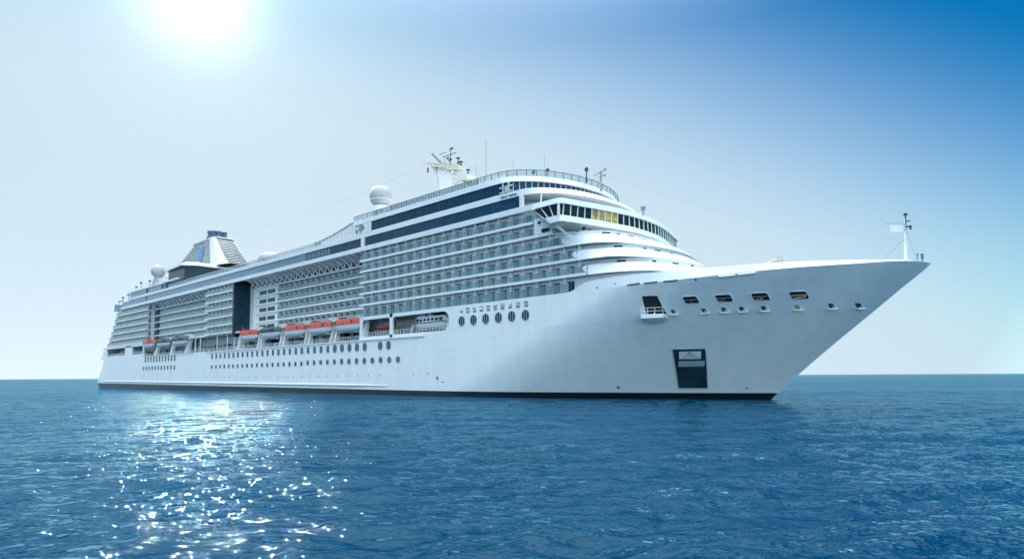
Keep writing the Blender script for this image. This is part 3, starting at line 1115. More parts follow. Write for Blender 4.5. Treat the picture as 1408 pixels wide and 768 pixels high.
# mullions of the upper windows
L = [0]
for a, b in zip(pb2, pb2[1:]): L.append(L[-1]+math.dist(a, b))
mb = MB(); mbd = MB()
for i, (a, b) in enumerate(zip(pb2, pt2)):
    ins_a, ins_b = inset(pb2, -.04)[i], inset(pt2, -.04)[i]
    if a[0] > -91 and i % 2 == 0:
        mb.tube((ins_a[0], ins_a[1], 44.3), (ins_b[0], ins_b[1], 46.75), .08, n=5)
    elif a[0] < -91 and i % 2 == 0:
        mbd.tube((ins_a[0], ins_a[1], 44.3), (ins_b[0], ins_b[1], 46.75), .05, n=4)
part(mb, 'mullion', 'white', None, uw)
part(mbd, 'window_joint', 'slab', None, uw, kind='stuff')
# after end of the upper windows
side_box('end_pillar', 'white', -144.0, -140.2, 96.95, 97.6, 44.3, 47.0)
side_box('end_pillar', 'white', -144.6, -143.2, 96.7, 97.6, 39.3, 44.4)
# brow above the windows
mb = MB()
pbr, ptr = ring([(-148.6, 96.9), (-122, 96.9), (-108, 96.9), (-102, 96.9)]+[(x+.55, y-.1) for x, y in CWt[1:]], 110), ring([(-148.6, 96.95), (-122, 96.95), (-108, 96.95), (-102, 96.95)]+CR[1:], 110)
band(mb, pbr, 46.85, ptr, 48.1, .3)
cap(mb, inset(pbr, .31), 46.9); cap(mb, inset(ptr, .31), 48.0)
part(mb, 'roof_brow', 'hull', 30)
# glass wind screen on the top deck
pr = inset(ptr, .12)
mb = MB(); band(mb, pr, 48.1, inset(ptr, .02), 49.5, .05)
ws = part(mb, 'wind_screen', 'screen', 30)
L = [0]
for a, b in zip(pr, pr[1:]): L.append(L[-1]+math.dist(a, b))
fx, fy = pchip(L, [p[0] for p in pr]), pchip(L, [p[1] for p in pr])
mb = MB()
n = int(L[-1]/2.15)
path = [(fx(L[-1]*i/n), fy(L[-1]*i/n)) for i in range(n+1)]
for (x, y), (xo, yo) in zip(path, inset(path, -.05)):
    mb.tube((x, y, 48.05), (xo, yo, 49.55), .075, n=5)
    if x < -97 and y < YC:      # closer pane joints along the side
        mb.tube((x+1.07, y, 48.05), (x+1.07, y, 49.5), .05, n=4)
for (a, b) in zip(path, path[1:]):
    mb.tube((a[0], a[1], 49.52), (b[0], b[1], 49.52), .08, n=5)
part(mb, 'rail_frame', 'frame', None, ws)
# tinted lower half of the side screen reads as a solid blue strip
mb = MB(); mb.box(-139.5, -98.6, 97.2, 97.24, 48.1, 49.45)
part(mb, 'tinted_screen', 'rail', None, ws)
# second, lighter rail standing further in
mb = MB()
for i in range(24):
    x = -131+1.6*i
    mb.tube((x, 101, 48.1), (x, 101, 51.3), .05, n=4)
mb.box(-131, -94.2, 100.97, 101.03, 51.2, 51.32); mb.box(-131, -94.2, 100.9, 101.3, 48.1, 50.2)
part(mb, 'sports_deck_rail', 'white')

# ---- bridge with its wings
BR = [(-80.6, 95.6), (-80.2, 94.6), (-78.6, 94.2), (-75.8, 94.1), (-73.4, 94.0), (-72.7, 94.6), (-71.6, 98.5), (-70.3, 103.0), (-69.0, 108.4), (-68.2, 113.4), (-68.0, 118)]
def br_ring(half, n1=14, n2=60):
    a = [(half[0][0]+(half[4][0]-half[0][0])*0, half[0][1])]
    h = half[:5]+arc_resample(half[5:], n2)
    return h+[(x, 2*YC-y) for x, y in reversed(h[:-1])]
def grow(c, d): return inset(c, -d)
base = br_ring(BR)
sillp = br_ring([(-77.9, 95.6), (-77.5, 94.6), (-77.0, 94.25), (-75.2, 94.2), (-73.4, 94.1), (-72.7, 94.7), (-71.6, 98.5), (-70.2, 103.0), (-68.9, 108.4), (-68.0, 113.4), (-67.8, 118)])
botp = br_ring([(-76.6, 96.2), (-76.2, 94.6), (-75.6, 94.2), (-74.4, 94.0), (-73.0, 93.95), (-72.3, 94.6), (-71.1, 98.6), (-69.7, 103.2), (-68.4, 108.4), (-67.4, 113.4), (-67.2, 118)])
roof_e = grow(base, .35)
mb = MB()
band(mb, roof_e, 38.12, grow(base, .1), 39.3, .4)
br = part(mb, 'bridge', 'hull', 30)
mb = MB()
pi1 = inset(base, .5)
cap(mb, roof_e, 38.2)
# roof rises gently to the deck house behind
h1 = at_z(grow(base, .05), 39.28)
h2 = [(max(-84+.0, x-7), YC+(y-YC)*.80, 40.1) for x, y in base]
mb.strip(h1, h2); n = len(h2); hh = n//2+1
mb.strip(h2[:hh], h2[::-1][:hh])
part(mb, 'bridge_roof', 'hull', 30, br)
mb = MB()
band(mb, botp, 34.62, sillp, 35.92, .3)
part(mb, 'bridge_skirt', 'hull', 30, br)
# underside: slopes up from the wing tip to the house
mb = MB()
u1 = at_z(inset(botp, .02), 34.64)
u2 = [(max(-80, x-3.2), YC+(y-YC)*.83, 34.0 if abs(y-YC) > 19 else 34.5) for x, y in botp]
mb.strip(u1, u2)
mb.strip(u2[:hh], u2[::-1][:hh])
part(mb, 'bridge_underside', 'white', 30, br)
# solid core below and behind the windows
mb = MB()
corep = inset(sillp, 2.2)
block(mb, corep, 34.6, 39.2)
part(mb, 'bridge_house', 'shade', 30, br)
# windows one by one
outer_b, outer_t = inset(sillp, .12), inset(base, .18)
def ring_param(p):
    L = [0]
    for a, b in zip(p, p[1:]): L.append(L[-1]+math.dist(a, b))
    return pchip(L, [q[0] for q in p]), pchip(L, [q[1] for q in p]), L
def window_run(pb, pt, i0, i1, count, mats, z0, z1, gap=.13, lean=0.0):
    sb, st_ = pb[i0:i1], pt[i0:i1]
    xb, yb, lb = ring_param(sb)
    xt, yt, lt_ = ring_param(st_)
    for j in range(count):
        f0, f1 = j/count, (j+1)/count
        g = gap/lb[-1]/2
        mb = MB()
        P = [(xb(lb[-1]*(f0+g)), yb(lb[-1]*(f0+g)), z0), (xb(lb[-1]*(f1-g)), yb(lb[-1]*(f1-g)), z0),
             (xt(lt_[-1]*(f1-g+lean)), yt(lt_[-1]*(f1-g+lean)), z1), (xt(lt_[-1]*(f0+g+lean)), yt(lt_[-1]*(f0+g+lean)), z1)]
        t = Vector(P[1])-Vector(P[0]); nrm = Vector((-t.y, t.x, 0)).normalized()*.06
        mb.prism(P, tuple(nrm))
        part(mb, 'bridge_window', mats(j), None, br)
        mb = MB()
        for f in ((f0,) if j < count-1 else (f0, f1)):
            nn = Vector((-t.y, t.x, 0)).normalized()*-.05
            mb.tube(Vector((xb(lb[-1]*f), yb(lb[-1]*f), z0))+nn, Vector((xt(lt_[-1]*min(1, f+lean)), yt(lt_[-1]*min(1, f+lean)), z1))+nn, .13, n=6)
        part(mb, 'mullion', 'white', None, br)
nb = len(outer_b)
window_run(outer_b, outer_t, 1, 5, 3, lambda j: 'bridgeglass', 35.92, 38.13)
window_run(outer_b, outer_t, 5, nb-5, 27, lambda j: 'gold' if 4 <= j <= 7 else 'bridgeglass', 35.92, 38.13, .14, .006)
mb = MB(); mb.tube((-73.35, 94.15, 35.8), (-73.3, 94.1, 38.2), .3, n=8)
part(mb, 'corner_post', 'white', None, br)
# wing support strut and fittings under the wing
mb = MB()
mb.tube((-75.2, 95.6, 34.4), (-73.2, 97.2, 32.2), .32, .28, 8)
mb.tube((-76.4, 95.6, 34.0), (-73.6, 95.8, 34.2), .12, n=6)
mb.box(-74.3, -72.6, 96.8, 97.6, 31.6, 32.3)
part(mb, 'wing_strut', 'white', None, br)
mb = MB()
pts = []
mb.prism([(-82.0, 96.95, 33.75), (-77.3, 96.95, 33.75), (-77.2, 96.95, 34.9), (-78.4, 96.95, 36.2), (-79.4, 96.95, 37.3), (-82.0, 96.95, 37.0)], (0, 1.8, 0))
wp = part(mb, 'wing_pylon', 'hull', None, br)
mb = MB()
for cx, cz, w, h in ((-78.9, 34.3, 2.3, .8), (-80.6, 36.1, .8, .6)):
    o = oval(w, h, h*.48, 5)
    mb.prism([(cx+a, 96.86, cz+b) for a, b in o], (0, .1, 0))
part(mb, 'porthole', 'door', None, wp)
mb = MB()
for x, z in ((-70.9, 33.6), (-72.4, 33.0)):
    mb.prism([(x+.5*math.cos(a*.785), 98.9, z+.34*math.sin(a*.785)) for a in range(8)], (0, .2, 0))
part(mb, 'porthole', 'door', None, br)
# white trim squares beside the upper windows: the windmill-like emblem and its caption
mb = MB()
ex, ez = -88.8, 45.2
def emb(x0, x1, z0, z1):
    y = 96.9 if x1 < -89.5 else 96.9
    mb.box(x0, x1, y, y+.12, z0, z1)
for x in (-91.0, -89.2): emb(x, x+.22, 43.7, 46.7)
for z in (45.6, 44.5): emb(-91.9, -88.1, z, z+.22)
emb(-90.3, -89.7, 44.9, 45.4)
em = part(mb, 'emblem', 'white')
mb = MB()
rnd = random.Random(9)
x = -91.6
for i in range(13):
    w = .18+.16*rnd.random()
    if i not in (6,): mb.box(x, x+w, 96.86, 97.0, 43.35, 43.35+.25+.12*rnd.random())
    x += w+.12
part(mb, 'emblem_lettering', 'glyph', None, em)

# ------------------------------------------------------------------ after part of the ship
# core volumes
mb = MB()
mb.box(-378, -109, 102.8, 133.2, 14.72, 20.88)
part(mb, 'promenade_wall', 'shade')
mb = MB()
mb.box(-316.8, -225.6, 103.6, 132.4, 20.9, 39.1)
mb.box(-225.6, -145.1, 103.05, 133, 20.9, 39.1)
part(mb, 'cabin_wall', 'offwhite')
mb = MB()
mb.box(-381, -108.6, 97.6, 138.4, 20.62, 20.86)
part(mb, 'deck_plate', 'white')
mb = MB()
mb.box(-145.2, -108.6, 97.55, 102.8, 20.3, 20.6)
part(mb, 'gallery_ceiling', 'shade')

rest_rail_mat = 'farrail'
def balcony_block(x0, x1, y, depth, levels, pitch, ztop, first_white=True, xe=None):
    """a stack of balcony decks; the cabin doors and dividers go to the far ones"""
    yi = y+depth
    mb = MB(); mb.box(x0+.02, x1-.02, yi, yi+1.2, levels[0]-.0, ztop)
    part(mb, 'cabin_wall', 'offwhite')
    for j, z in enumerate(levels):
        a = x0 if xe is None else xe[j]
        mb = MB(); mb.box(a, x1, y-.15, y+.12, z, z+.55)
        if z > 21: mb.box(a, x1, y+.12, yi, z+.05, z+.3)
        s = part(mb, 'balcony_edge', 'white')
        mb = MB(); mb.box(a, x1, y+.02, y+.07, z+.5, z+1.78)
        part(mb, 'balcony_rail', rest_rail_mat, None, s)
        nz = levels[j+1] if j+1 < len(levels) else ztop
        x = x1-pitch*.5
        while x > a+.3:
            rest_div.box(x-.08, x+.08, y+.2, yi-.02, z+.32, nz-.02)
            rest_door.box(x+.25, x+1.95, yi-.06, yi, z+.32, min(nz-.3, z+2.5))
            x -= pitch
LV = [23.87, 26.97, 30.05, 33.1]
balcony_block(-201, -145.15, 101.3, 1.2, [20.95]+LV, 3.35, 36.1)
# closed length of wall with paired dark windows, then the pale pier
mb = MB(); mb.box(-216.5, -201, 101.45, 103.2, 20.9, 36.1)
pw = part(mb, 'cabin_wall', 'white')
mb = MB(); mb.box(-218.4, -216.5, 101.2, 103.4, 20.9, 36.4)
part(mb, 'pier', 'white')
for z in LV+[20.95]:
    mb = MB(); mb.box(-216.6, -201, 101.1, 101.5, z, z+.55); part(mb, 'balcony_edge', 'white')
    for xa in (-214.4, -208.2):
        mb = MB(); mb.box(xa, xa+5.2, 101.38, 101.5, z+.75, z+2.1); part(mb, 'cabin_window', 'door')
# soffit with curved ribs over the recesses
def soffit(x0, x1, yr, pitch):
    mb = MB()
    prof = [(97.3, 39.12), (98.6, 39.05), (99.8, 38.8), (yr-.0, 38.3)] if yr > 100.6 else [(97.3, 39.12), (98.2, 39.05), (99.2, 38.8), (yr, 38.4)]
    mb.grid([[(x0, y, z), (x1, y, z)] for y, z in prof])
    mb.box(x0, x1, yr+.02, yr+.4, 36.1, 38.5)
    part(mb, 'soffit', 'offwhite')
    mb = MB(); mb.box(x0, x1, yr-.2, yr+.1, 36.1, 36.65)
    part(mb, 'balcony_edge', 'white')
    x = x1-.6
    while x > x0+.5:
        mb = MB()
        pts_t = [(97.2+(yr-97.2)*t, 39.1-2.6*t**2.2) for t in [i/8 for i in range(9)]]
        pts_b = [(y-.28, z-.32) for y, z in pts_t]
        mb.prism([(x, y, z) for y, z in pts_t]+[(x, y, z) for y, z in reversed(pts_b)], (.26, 0, 0))
        part(mb, 'soffit_rib', 'white')
        mb = MB(); mb.box(x-pitch+.75, x-.35, yr-.04, yr+.1, 36.75, 38.1)
        part(mb, 'soffit_window', 'door')
        x -= pitch
soffit(-218, -145.2, 101.3, 3.55)
soffit(-316, -251.2, 100.0, 4.4)
# tower of balconies ending in a dark glass wall
balcony_block(-251.1, -226.2, 97.0, 1.2, [20.95]+LV+[36.1], 3.5, 39.1)
mb = MB(); mb.box(-226.3, -225.4, 97.0, 103.4, 19.4, 39.12)
part(mb, 'glass_end_wall', 'slab')
mb = MB(); mb.box(-225.4, -218.4, 103.1, 103.4, 20.9, 39.12)
part(mb, 'glass_end_wall', 'frame')
balcony_block(-316.6, -251.2, 100.0, 1.3, [20.95]+LV, 3.5, 36.1)
# stern block, each deck a little longer than the one above
mb = MB(); mb.box(-360, -316.7, 99.2, 136.8, 20.9, 39.1); part(mb, 'cabin_wall', 'offwhite')
XE = [-378.5, -375, -372, -369.5, -366.8, -364]
balcony_block(-362, -316.7, 97.0, 1.2, [20.95]+LV+[36.1], 3.4, 39.1, xe=XE)
for j, z in enumerate([20.95]+LV+[36.1]):
    mb = MB(); mb.box(XE[j], -359, 99.0, 137, z+.05, z+3.0)
    part(mb, 'stern_wall', 'offwhite')
    mb = MB()
    mb.box(XE[j]-6.2, XE[j]+.5, 101, 135, z+.1, z+.45)
    mb.box(XE[j]-6.4, XE[j]-6.1, 100.6, 135.4, z+.1, z+1.7)
    mb.box(XE[j]-6.4, XE[j]+.5, 100.6, 100.9, z+.1, z+1.7)
    part(mb, 'stern_terrace', 'white' if j % 2 else 'offwhite')
mb = MB(); mb.box(-394.5, -384, 98.5, 137.5, 15.6, 16.3); part(mb, 'stern_platform', 'white')
mb = MB(); mb.box(-388.5, -380.5, 98, 138, 19.7, 20.8); part(mb, 'stern_platform', 'white')
mb = MB(); mb.box(-383.6, -383.2, 98, 138, 16.2, 19.8); part(mb, 'stern_bulkhead', 'shade')
# dark pier beside the stern block and its lift windows
mb = MB()
for z in [20.95]+LV+[36.1]:
    mb.box(-316.4, -311.2, 99.78, 100.2, z+.6, z+2.75)
part(mb, 'stair_window', 'door')

# ---- long blue-grey belt and pool deck above the after balconies
side_box('upper_belt', 'panel', -356, -175, 97.1, 97.6, 40.38, 42.85)
side_box('upper_window_band', 'window', -175, -144.5, 97.14, 97.6, 40.38, 42.85)
mb = MB(); mb.box(-355, -144.6, 97.6, 138.4, 40.4, 42.9); part(mb, 'pool_deck_wall', 'offwhite')
side_box('white_belt', 'white', -345, -144.3, 96.85, 97.6, 42.85, 44.0)
# pale reflections of the pool hall: light panes with slim posts in the window belt
mb = MB()
for i in range(26):
    x = -206+1.75*i
    if x > -161: break
    mb.box(x, x+1.25, 97.02, 97.13, 40.75, 42.3+.25*min(1, max(0, (x+200)/30)))
part(mb, 'hall_pane', 'pane', kind='stuff')
mb = MB(); mb.box(-345, -144.3, 97.7, 138.3, 43.6, 43.95); part(mb, 'pool_deck', 'deck')
# rail from amidships aft
mb = MB()
for i in range(66):
    x = -168-1.9*i
    mb.tube((x, 97.15, 44.0), (x, 97.15, 45.35), .06, n=4)
mb.box(-293, -166, 97.08, 97.2, 45.3, 45.42)
dr = part(mb, 'deck_rail', 'white')
mb = MB(); mb.box(-293, -166, 97.22, 97.26, 44.0, 45.2); part(mb, 'rail_pane', 'pane', None, dr)
# the sweeping screen where the deck steps up
def sweep(x):
    t = min(1, max(0, (x+171)/21.5))
    return 45.35+(48.1-45.35)*(t*t*(1.6-.6*t))
mb = MB()
xs_ = [-171+26.5*i/20 for i in range(21)]
mb.grid([[(x, 97.0, sweep(x)-.12) for x in xs_], [(x, 97.0, sweep(x)+.22) for x in xs_], [(x, 97.5, sweep(x)+.22) for x in xs_], [(x, 97.5, sweep(x)-.12) for x in xs_]])
sp = part(mb, 'sweeping_rail', 'white')
mb = MB()
for i in range(13):
    x = -170+2.0*i
    if x < -147:
        mb = MB(); mb.tube((x, 97.25, 44.0), (x, 97.25, sweep(x)), .13, n=5); part(mb, 'post', 'white', None, sp)
mb = MB()
mb.grid([[(x, 97.3, 44.0) for x in xs_[1:]], [(x, 97.3, sweep(x)-.1) for x in xs_[1:]]])
part(mb, 'screen_pane', 'pane', None, sp)
mb = MB(); mb.box(-149.5, -143.6, 99.5, 136.5, 44, 46.9); part(mb, 'step_wall', 'offwhite')
mb = MB()
for x, z in ((-147.3, 45.0), (-145.8, 45.4), (-144.4, 45.8)):
    mb.box(x, x+1.1, 96.6, 97.0, z, z+.22); mb.box(x+.4, x+.6, 96.6, 97.0, z-.6, z+.5)
part(mb, 'stair_fitting', 'steel')
# after sun deck block
side_box('sun_deck_belt', 'panel', -344.4, -301.5, 97.3, 97.8, 44.0, 46.5)
side_box('white_belt', 'white', -347.5, -300, 97.0, 97.8, 46.5, 47.05)
mb = MB(); mb.box(-344, -295, 97.9, 138.1, 43.9, 46.95); part(mb, 'sun_deck_wall', 'panel')
mb = MB(); mb.box(-297, -294, 97.5, 100, 44, 46.6); part(mb, 'sun_deck_opening', 'black')
mb = MB(); mb.box(-320.3, -319.2, 97.0, 97.3, 40.4, 46.5); part(mb, 'belt_joint', 'slab')
mb = MB()
for i in range(26):
    x = -346.5+1.9*i
    mb.tube((x, 97.3, 47.0), (x, 97.3, 48.4), .06, n=4)
mb.box(-347, -298, 97.25, 97.35, 48.35, 48.47); mb.box(-347, -298, 97.25, 97.35, 47.7, 47.78)
part(mb, 'deck_rail', 'white')
# stern lookout deck and small lamps
mb = MB()
mb.box(-371.5, -355, 97.6, 138, 39.6, 40.5); mb.box(-372, -371.6, 98, 138, 40.5, 43.2); mb.box(-364, -356, 97.4, 97.8, 43.6, 44.2)
mb.tube((-363, 97.6, 40.5), (-363, 97.6, 43.7), .15, n=6)
mb.tube((-368, 97.6, 40.5), (-368, 97.6, 43.2), .12, n=6)
part(mb, 'stern_lookout', 'panel')
for x, z, h in ((-338.5, 47, 2.0), (-331.8, 47, 3.4), (-319.5, 47, 2.9), (-359, 44, 1.6), (-350.5, 43.9, 2.3)):
    mb = MB()
    mb.tube((x, 98.2, z), (x, 98.2, z+h), .16, .1, 6)
    mb.lathe((x, 98.2, z+h), [(0, -.3), (.55, -.2), (.55, .35), (.3, .6), (0, .65)], 10)
    part(mb, 'deck_lamp', 'frame')

# ---- boat gallery: floor, fittings behind the boats, rails
mb = MB(); mb.box(-380, -109, 97.5, 102.8, 14.55, 14.7); part(mb, 'promenade_deck', 'deck')
rnd = random.Random(21)
mb, mw, ml = MB(), MB(), MB()
x = -376
while x < -112:
    w = .6+1.4*rnd.random()
    h = 1.2+1.9*rnd.random()
    tgt = (mb, mb, mw, ml)[rnd.randrange(4)]
    y = 102.6-rnd.random()*1.6
    tgt.box(x, x+w, y, 102.79, 14.72, 14.72+h)
    x += w+.3+1.1*rnd.random()
part(mb, 'deck_locker', 'frame', kind='stuff'); part(mw, 'deck_fitting', 'white', kind='stuff'); part(ml, 'deck_gear', 'steel', kind='stuff')
mb = MB()
x = -374
while x < -111:
    mb.box(x, x+1.6, 102.7, 102.79, 15.4, 17.3)
    x += 3.1
part(mb, 'promenade_window', 'door', kind='stuff')
mb = MB()
for a, b in ((-377.5, -348.5), (-337.4, -322.4), (-320.6, -145.4), (-143.8, -131.7), (-130.2, -109)):
    x = a+.4
    z0 = 14.72 if a > -321 else 16.05
    z0 = 15.5 if a > -145 else z0
    while x < b:
        mb.tube((x, 97.35, z0), (x, 97.35, z0+1.15), .05, n=4)
        x += 1.25
    for h in (.4, .78, 1.15): mb.box(a, b, 97.31, 97.39, z0+h-.035, z0+h+.035)
part(mb, 'promenade_rail', 'white', kind='stuff')
# pillars of the promenade
for x in (-241, -232, -226, -257, -262):
    mb = MB(); mb.tube((x, 97.9, 14.7), (x, 97.9, 20.8), .22, n=8); part(mb, 'pillar', 'white')
# davits: slanted twin posts with an arm reaching over the boat
def davit(x, w=1.1, z0=14.72, h=7.0, lean=0.0):
    mb = MB()
    for dx in (-w, w):
        a = [(x+dx-.28, 97.15, z0), (x+dx-.28, 98.5, z0), (x+dx+lean-.28, 99.3, z0+h), (x+dx+lean-.28, 98.3, z0+h)]
        mb.prism(a, (.56, 0, 0))
    for t in (.25, .6, .93):
        z = z0+h*t
        mb.box(x-w+lean*t, x+w+lean*t, 98.0+.6*t, 98.5+.6*t, z-.15, z+.15)
    d = part(mb, 'davit', 'white')
    mb = MB()
    for dx in (-w, w):
        mb.prism([(x+dx+lean-.22, 99.6, z0+h-.4), (x+dx+lean-.22, 99.6, z0+h+.15), (x+dx+lean-.22, 97.2, z0+h+.5), (x+dx+lean-.22, 96.6, z0+h+.2), (x+dx+lean-.22, 96.7, z0+h-.15), (x+dx+lean-.22, 98.2, z0+h-.2)], (.44, 0, 0))
    part(mb, 'davit_arm', 'white', None, d)
for x in (-205.3, -189.7, -173.9, -159.2): davit(x, 1.25, h=6.6)
davit(-144.6, .8, h=6.2)
davit(-221.6, .6, h=6.0)
davit(-270.5, 1.0, h=7.3, lean=2.2)
davit(-287, .5, h=6.6)
davit(-306, .5, h=6.0)

# ---- lifeboats: things of their own
def boat_hull(L, B, H, n=26, bow=.16):
    """double-ended hull, keel at z 0, gunwale at z H; returns the station rows"""
    rows = []
    for i in range(n+1):
        u = -1+2*i/n
        w = (1-abs(u)**3.2)**.75
        x = u*L/2*(1)
        sh = H*(1+.10*u*u)
        k = H*.55*abs(u)**3.5
        row = []
        for j in range(9):
            a = j/8
            yy = B/2*w*math.sin(a*math.pi/2)**.5
            zz = k+(sh-k)*(1-math.cos(a*math.pi/2))**.9
            row.append((x*(1-.07*(1-a)), yy, zz))
        rows.append(row)
    return rows
def lifeboat(x, z, L, label, style='orange', y=97.6, H=2.0, B=3.8, first=False):
    t = empty('lifeboat', (x, y, z), 'lifeboat', label, 'lifeboats hanging along the promenade deck')
    rows = boat_hull(L, B, H)
    m = MB(); m.grid(rows); m.grid([[(a, -b, c) for a, b, c in r] for r in rows])
    h = m.build('hull', 'boatwhite', t, 40)
    # rubbing strake
    m = MB()
    edge = [r[-1] for r in rows]
    for s in (1, -1):
        e = [(a, b*s, c) for a, b, c in edge]
        m.strip([(a, b+.10*s, c-.12) for a, b, c in e], [(a, b+.10*s, c+.10) for a, b, c in e])
        m.strip(e, [(a, b+.10*s, c+.10) for a, b, c in e]); m.strip(e, [(a, b+.10*s, c-.12) for a, b, c in e])
    m.build('strake', 'orange' if style == 'orange' else 'frame', h)
    # canopy: a hip-ended cover with a raised helm
    n = len(rows)
    m = MB()
    cr = []
    for i, r in enumerate(rows):
        u = -1+2*i/(n-1)
        rise = 1.75*min(1, (1-abs(u))*4.2)**.6
        a, b, c = r[-1]
        cr.append([(a, b*1.0, c+.02), (a, b*.99, c+rise*.55), (a, b*.86, c+rise*.86), (a, b*.5, c+rise*.98), (a, 0, c+rise)])
    m.grid(cr); m.grid([[(a, -b, c) for a, b, c in r] for r in cr])
    c = m.build('canopy', {'orange': 'orange', 'covered': 'tarp', 'tender': 'boatwhite'}[style], t, 35)
    if style == 'orange':
        m = MB()
        for k in (-.30, 0, .30):
            m.box(k*L-.04, k*L+.04, -B/2-.03, -B/2+.25, H+.2, H+1.15)
        m.build('seam', 'red', c)
    m = MB()
    top = H+1.72
    m.prism([(-L*.22-1.0, -1.0, top-.25), (-L*.22+1.0, -1.0, top-.25), (-L*.22+.7, -.8, top+.55), (-L*.22-.7, -.8, top+.55)], (0, 1.8, 0))
    m.build('helm_cover', {'orange': 'red', 'covered': 'frame', 'tender': 'boatwhite'}[style], c)
    if style != 'orange':
        for k in range(7):
            m = MB()
            xx = -L*.33+k*L*.105
            m.box(xx, xx+L*.07, -B/2*.99-.06, -B/2*.9, H+.35, H+1.0)
            m.build('window', 'door', c)
    m = MB()
    m.prism([(L*.5-.25, -.08, H*.35), (L*.5+.0, -.08, H*.6), (L*.5-.35, -.08, H*.1)], (0, .16, 0))
    m.box(-L*.4, L*.4, -.09, .09, -.12, .2)
    m.build('keel', 'boatwhite', t)
    for k in (-.42, .42):
        m = MB(); m.tube((k*L, 0, H+.9), (k*L, 0, H+3.3), .07, n=5); m.tube((k*L, 0, H+.5), (k*L, 0, H+1.2), .2, .12, 6)
        m.build('fall_hook', 'steel', t)
    return t
lifeboat(-151.6, 17.2, 13.6, 'orange lifeboat beside the forward recess, right end of the row')
lifeboat(-166.6, 17.2, 13.2, 'orange lifeboat, second from the right in the row of five')
lifeboat(-181.6, 17.2, 13.2, 'orange lifeboat, middle one in the forward row of five')
lifeboat(-197.3, 17.4, 13.0, 'dark covered lifeboat between two orange lifeboats', 'covered')
lifeboat(-213.3, 17.3, 13.2, 'orange lifeboat below the dark glass end wall')
lifeboat(-277.5, 18.0, 16.0, 'dark covered lifeboat beside the leaning davit', 'covered')
lifeboat(-296.4, 18.0, 15.0, 'dark covered lifeboat beside the sternmost orange one', 'covered')
lifeboat(-314.3, 18.3, 12.0, 'small orange lifeboat nearest the stern')
tb = lifeboat(-117.2, 16.3, 13.8, 'white tender with a row of dark windows inside the rounded recess', 'tender', 99.6, 1.5, 3.6)
tb.name = 'tender_boat'; tb['category'] = 'tender'; del tb['group']
# dark red rescue boat under its crane
t = empty('rescue_boat', (-135.6, 98.8, 16.9), 'rescue boat', 'small dark red rescue boat under a crane jib in the square opening')
rows = boat_hull(8.4, 2.4, 1.3)
m = MB(); m.grid(rows); m.grid([[(a, -b, c) for a, b, c in r] for r in rows]); m.build('hull', 'red', t, 40)
m = MB(); m.box(-3.4, 3.2, -1.0, 1.0, 1.05, 1.25); m.build('deck', 'frame', t)
m = MB(); m.prism([(1.6, -.6, 1.2), (3.6, -.6, 1.2), (3.4, -.5, 2.3), (1.9, -.5, 2.3)], (0, 1.2, 0)); m.build('console', 'red', t)
m = MB(); m.tube((-3.6, 0, 1.2), (-3.6, 0, 2.0), .3, .3, 8); m.build('outboard_motor', 'frame', t)
mb = MB()
mb.tube((-132.6, 100.4, 14.7), (-132.6, 100.2, 18.2), .35, .3, 8)
mb.tube((-132.6, 100.0, 18.0), (-138.8, 98.6, 19.9), .2, .12, 6)
mb.tube((-136.6, 99.0, 19.2), (-136.0, 98.8, 18.2), .04, n=4)
part(mb, 'boat_crane', 'steel')
# tackle inside the tender recess
mb = MB()
mb.tube((-118, 98.6, 19.9), (-110.2, 98.6, 17.9), .22, n=6)
mb.tube((-110.6, 98.2, 15.6), (-109.6, 98.2, 18.2), .3, .2, 6)
mb.tube((-124.5, 98.4, 15.5), (-123.6, 98.4, 17.6), .2, n=6)
for i in range(3): mb.lathe((-121.5+2.2*i, 98.6, 19.4), [(0, -.4), (.35, -.2), (.35, .2), (0, .4)], 8)
part(mb, 'tender_davit', 'white')

# ------------------------------------------------------------------ top deck objects
# funnel house and funnel
mb = MB()
FH = [(-301, 100.0), (-280, 99.2), (-277, 103), (-277, 133), (-280, 136.8), (-301, 136)]
mb.prism([(x, y, 46.9) for x, y in FH], (0, 0, 5.6))
fu = part(mb, 'funnel_house', 'slab')
mb = MB()
FR_ = [(-303.5, 99), (-279.5, 97.6), (-275.4, 102.5), (-275.4, 133.5), (-279.5, 138.4), (-303.5, 137)]
top_ = [(-301, 101), (-281, 100), (-278, 104), (-278, 132), (-281, 136), (-301, 135)]
a = [(x, y, 52.4) for x, y in FR_]; b = [(x, y, 53.0) for x, y in FR_]; c = [(x, y, 54.2) for x, y in top_]
mb.strip(a+a[:1], b+b[:1]); mb.strip(b+b[:1], c+c[:1]); mb.poly(a); mb.poly(c)
part(mb, 'roof', 'hull', None, fu)
mb = MB()
mb.box(-300, -282, 97.6, 98.0, 46.9, 47.6)
part(mb, 'ledge', 'white', None, fu)
FB = [(-351, 114.4), (-344, 112.4), (-275, 111.8), (-269, 113.4), (-267.8, 118), (-269, 122.6), (-275, 124.2), (-344, 123.6), (-351, 121.6)]
def fsec(t, s=1.0):
    cx, cy = -295.0+1.5*t, 118
    e = t**.85
    sx, sy = (1-e)+e*.29, (1-e)+e*.74
    return [(cx+(x+295.0)*sx*s, cy+(y-118)*sy*s, 53.8+14.6*t) for x, y in FB]
mb = MB()
R_ = [fsec(t/12, 1-.0*t) for t in range(13)]
mb.grid([r+r[:1] for r in R_]); mb.poly(R_[-1])
fn = part(mb, 'funnel', 'steel', None)
# horizontal louvre slats round the funnel
mb = MB()
for k in range(15):
    t = (k+.4)/15.6
    lo_, hi_ = fsec(t, 1.045), fsec(t+.022, 1.035)
    inn_ = fsec(t+.022, .98); inl = fsec(t, .98)
    for a, b in ((lo_, hi_), (hi_, inn_), (lo_, inl)): mb.strip(a+a[:1], b+b[:1])
part(mb, 'louvre', 'louvre', None, fn)
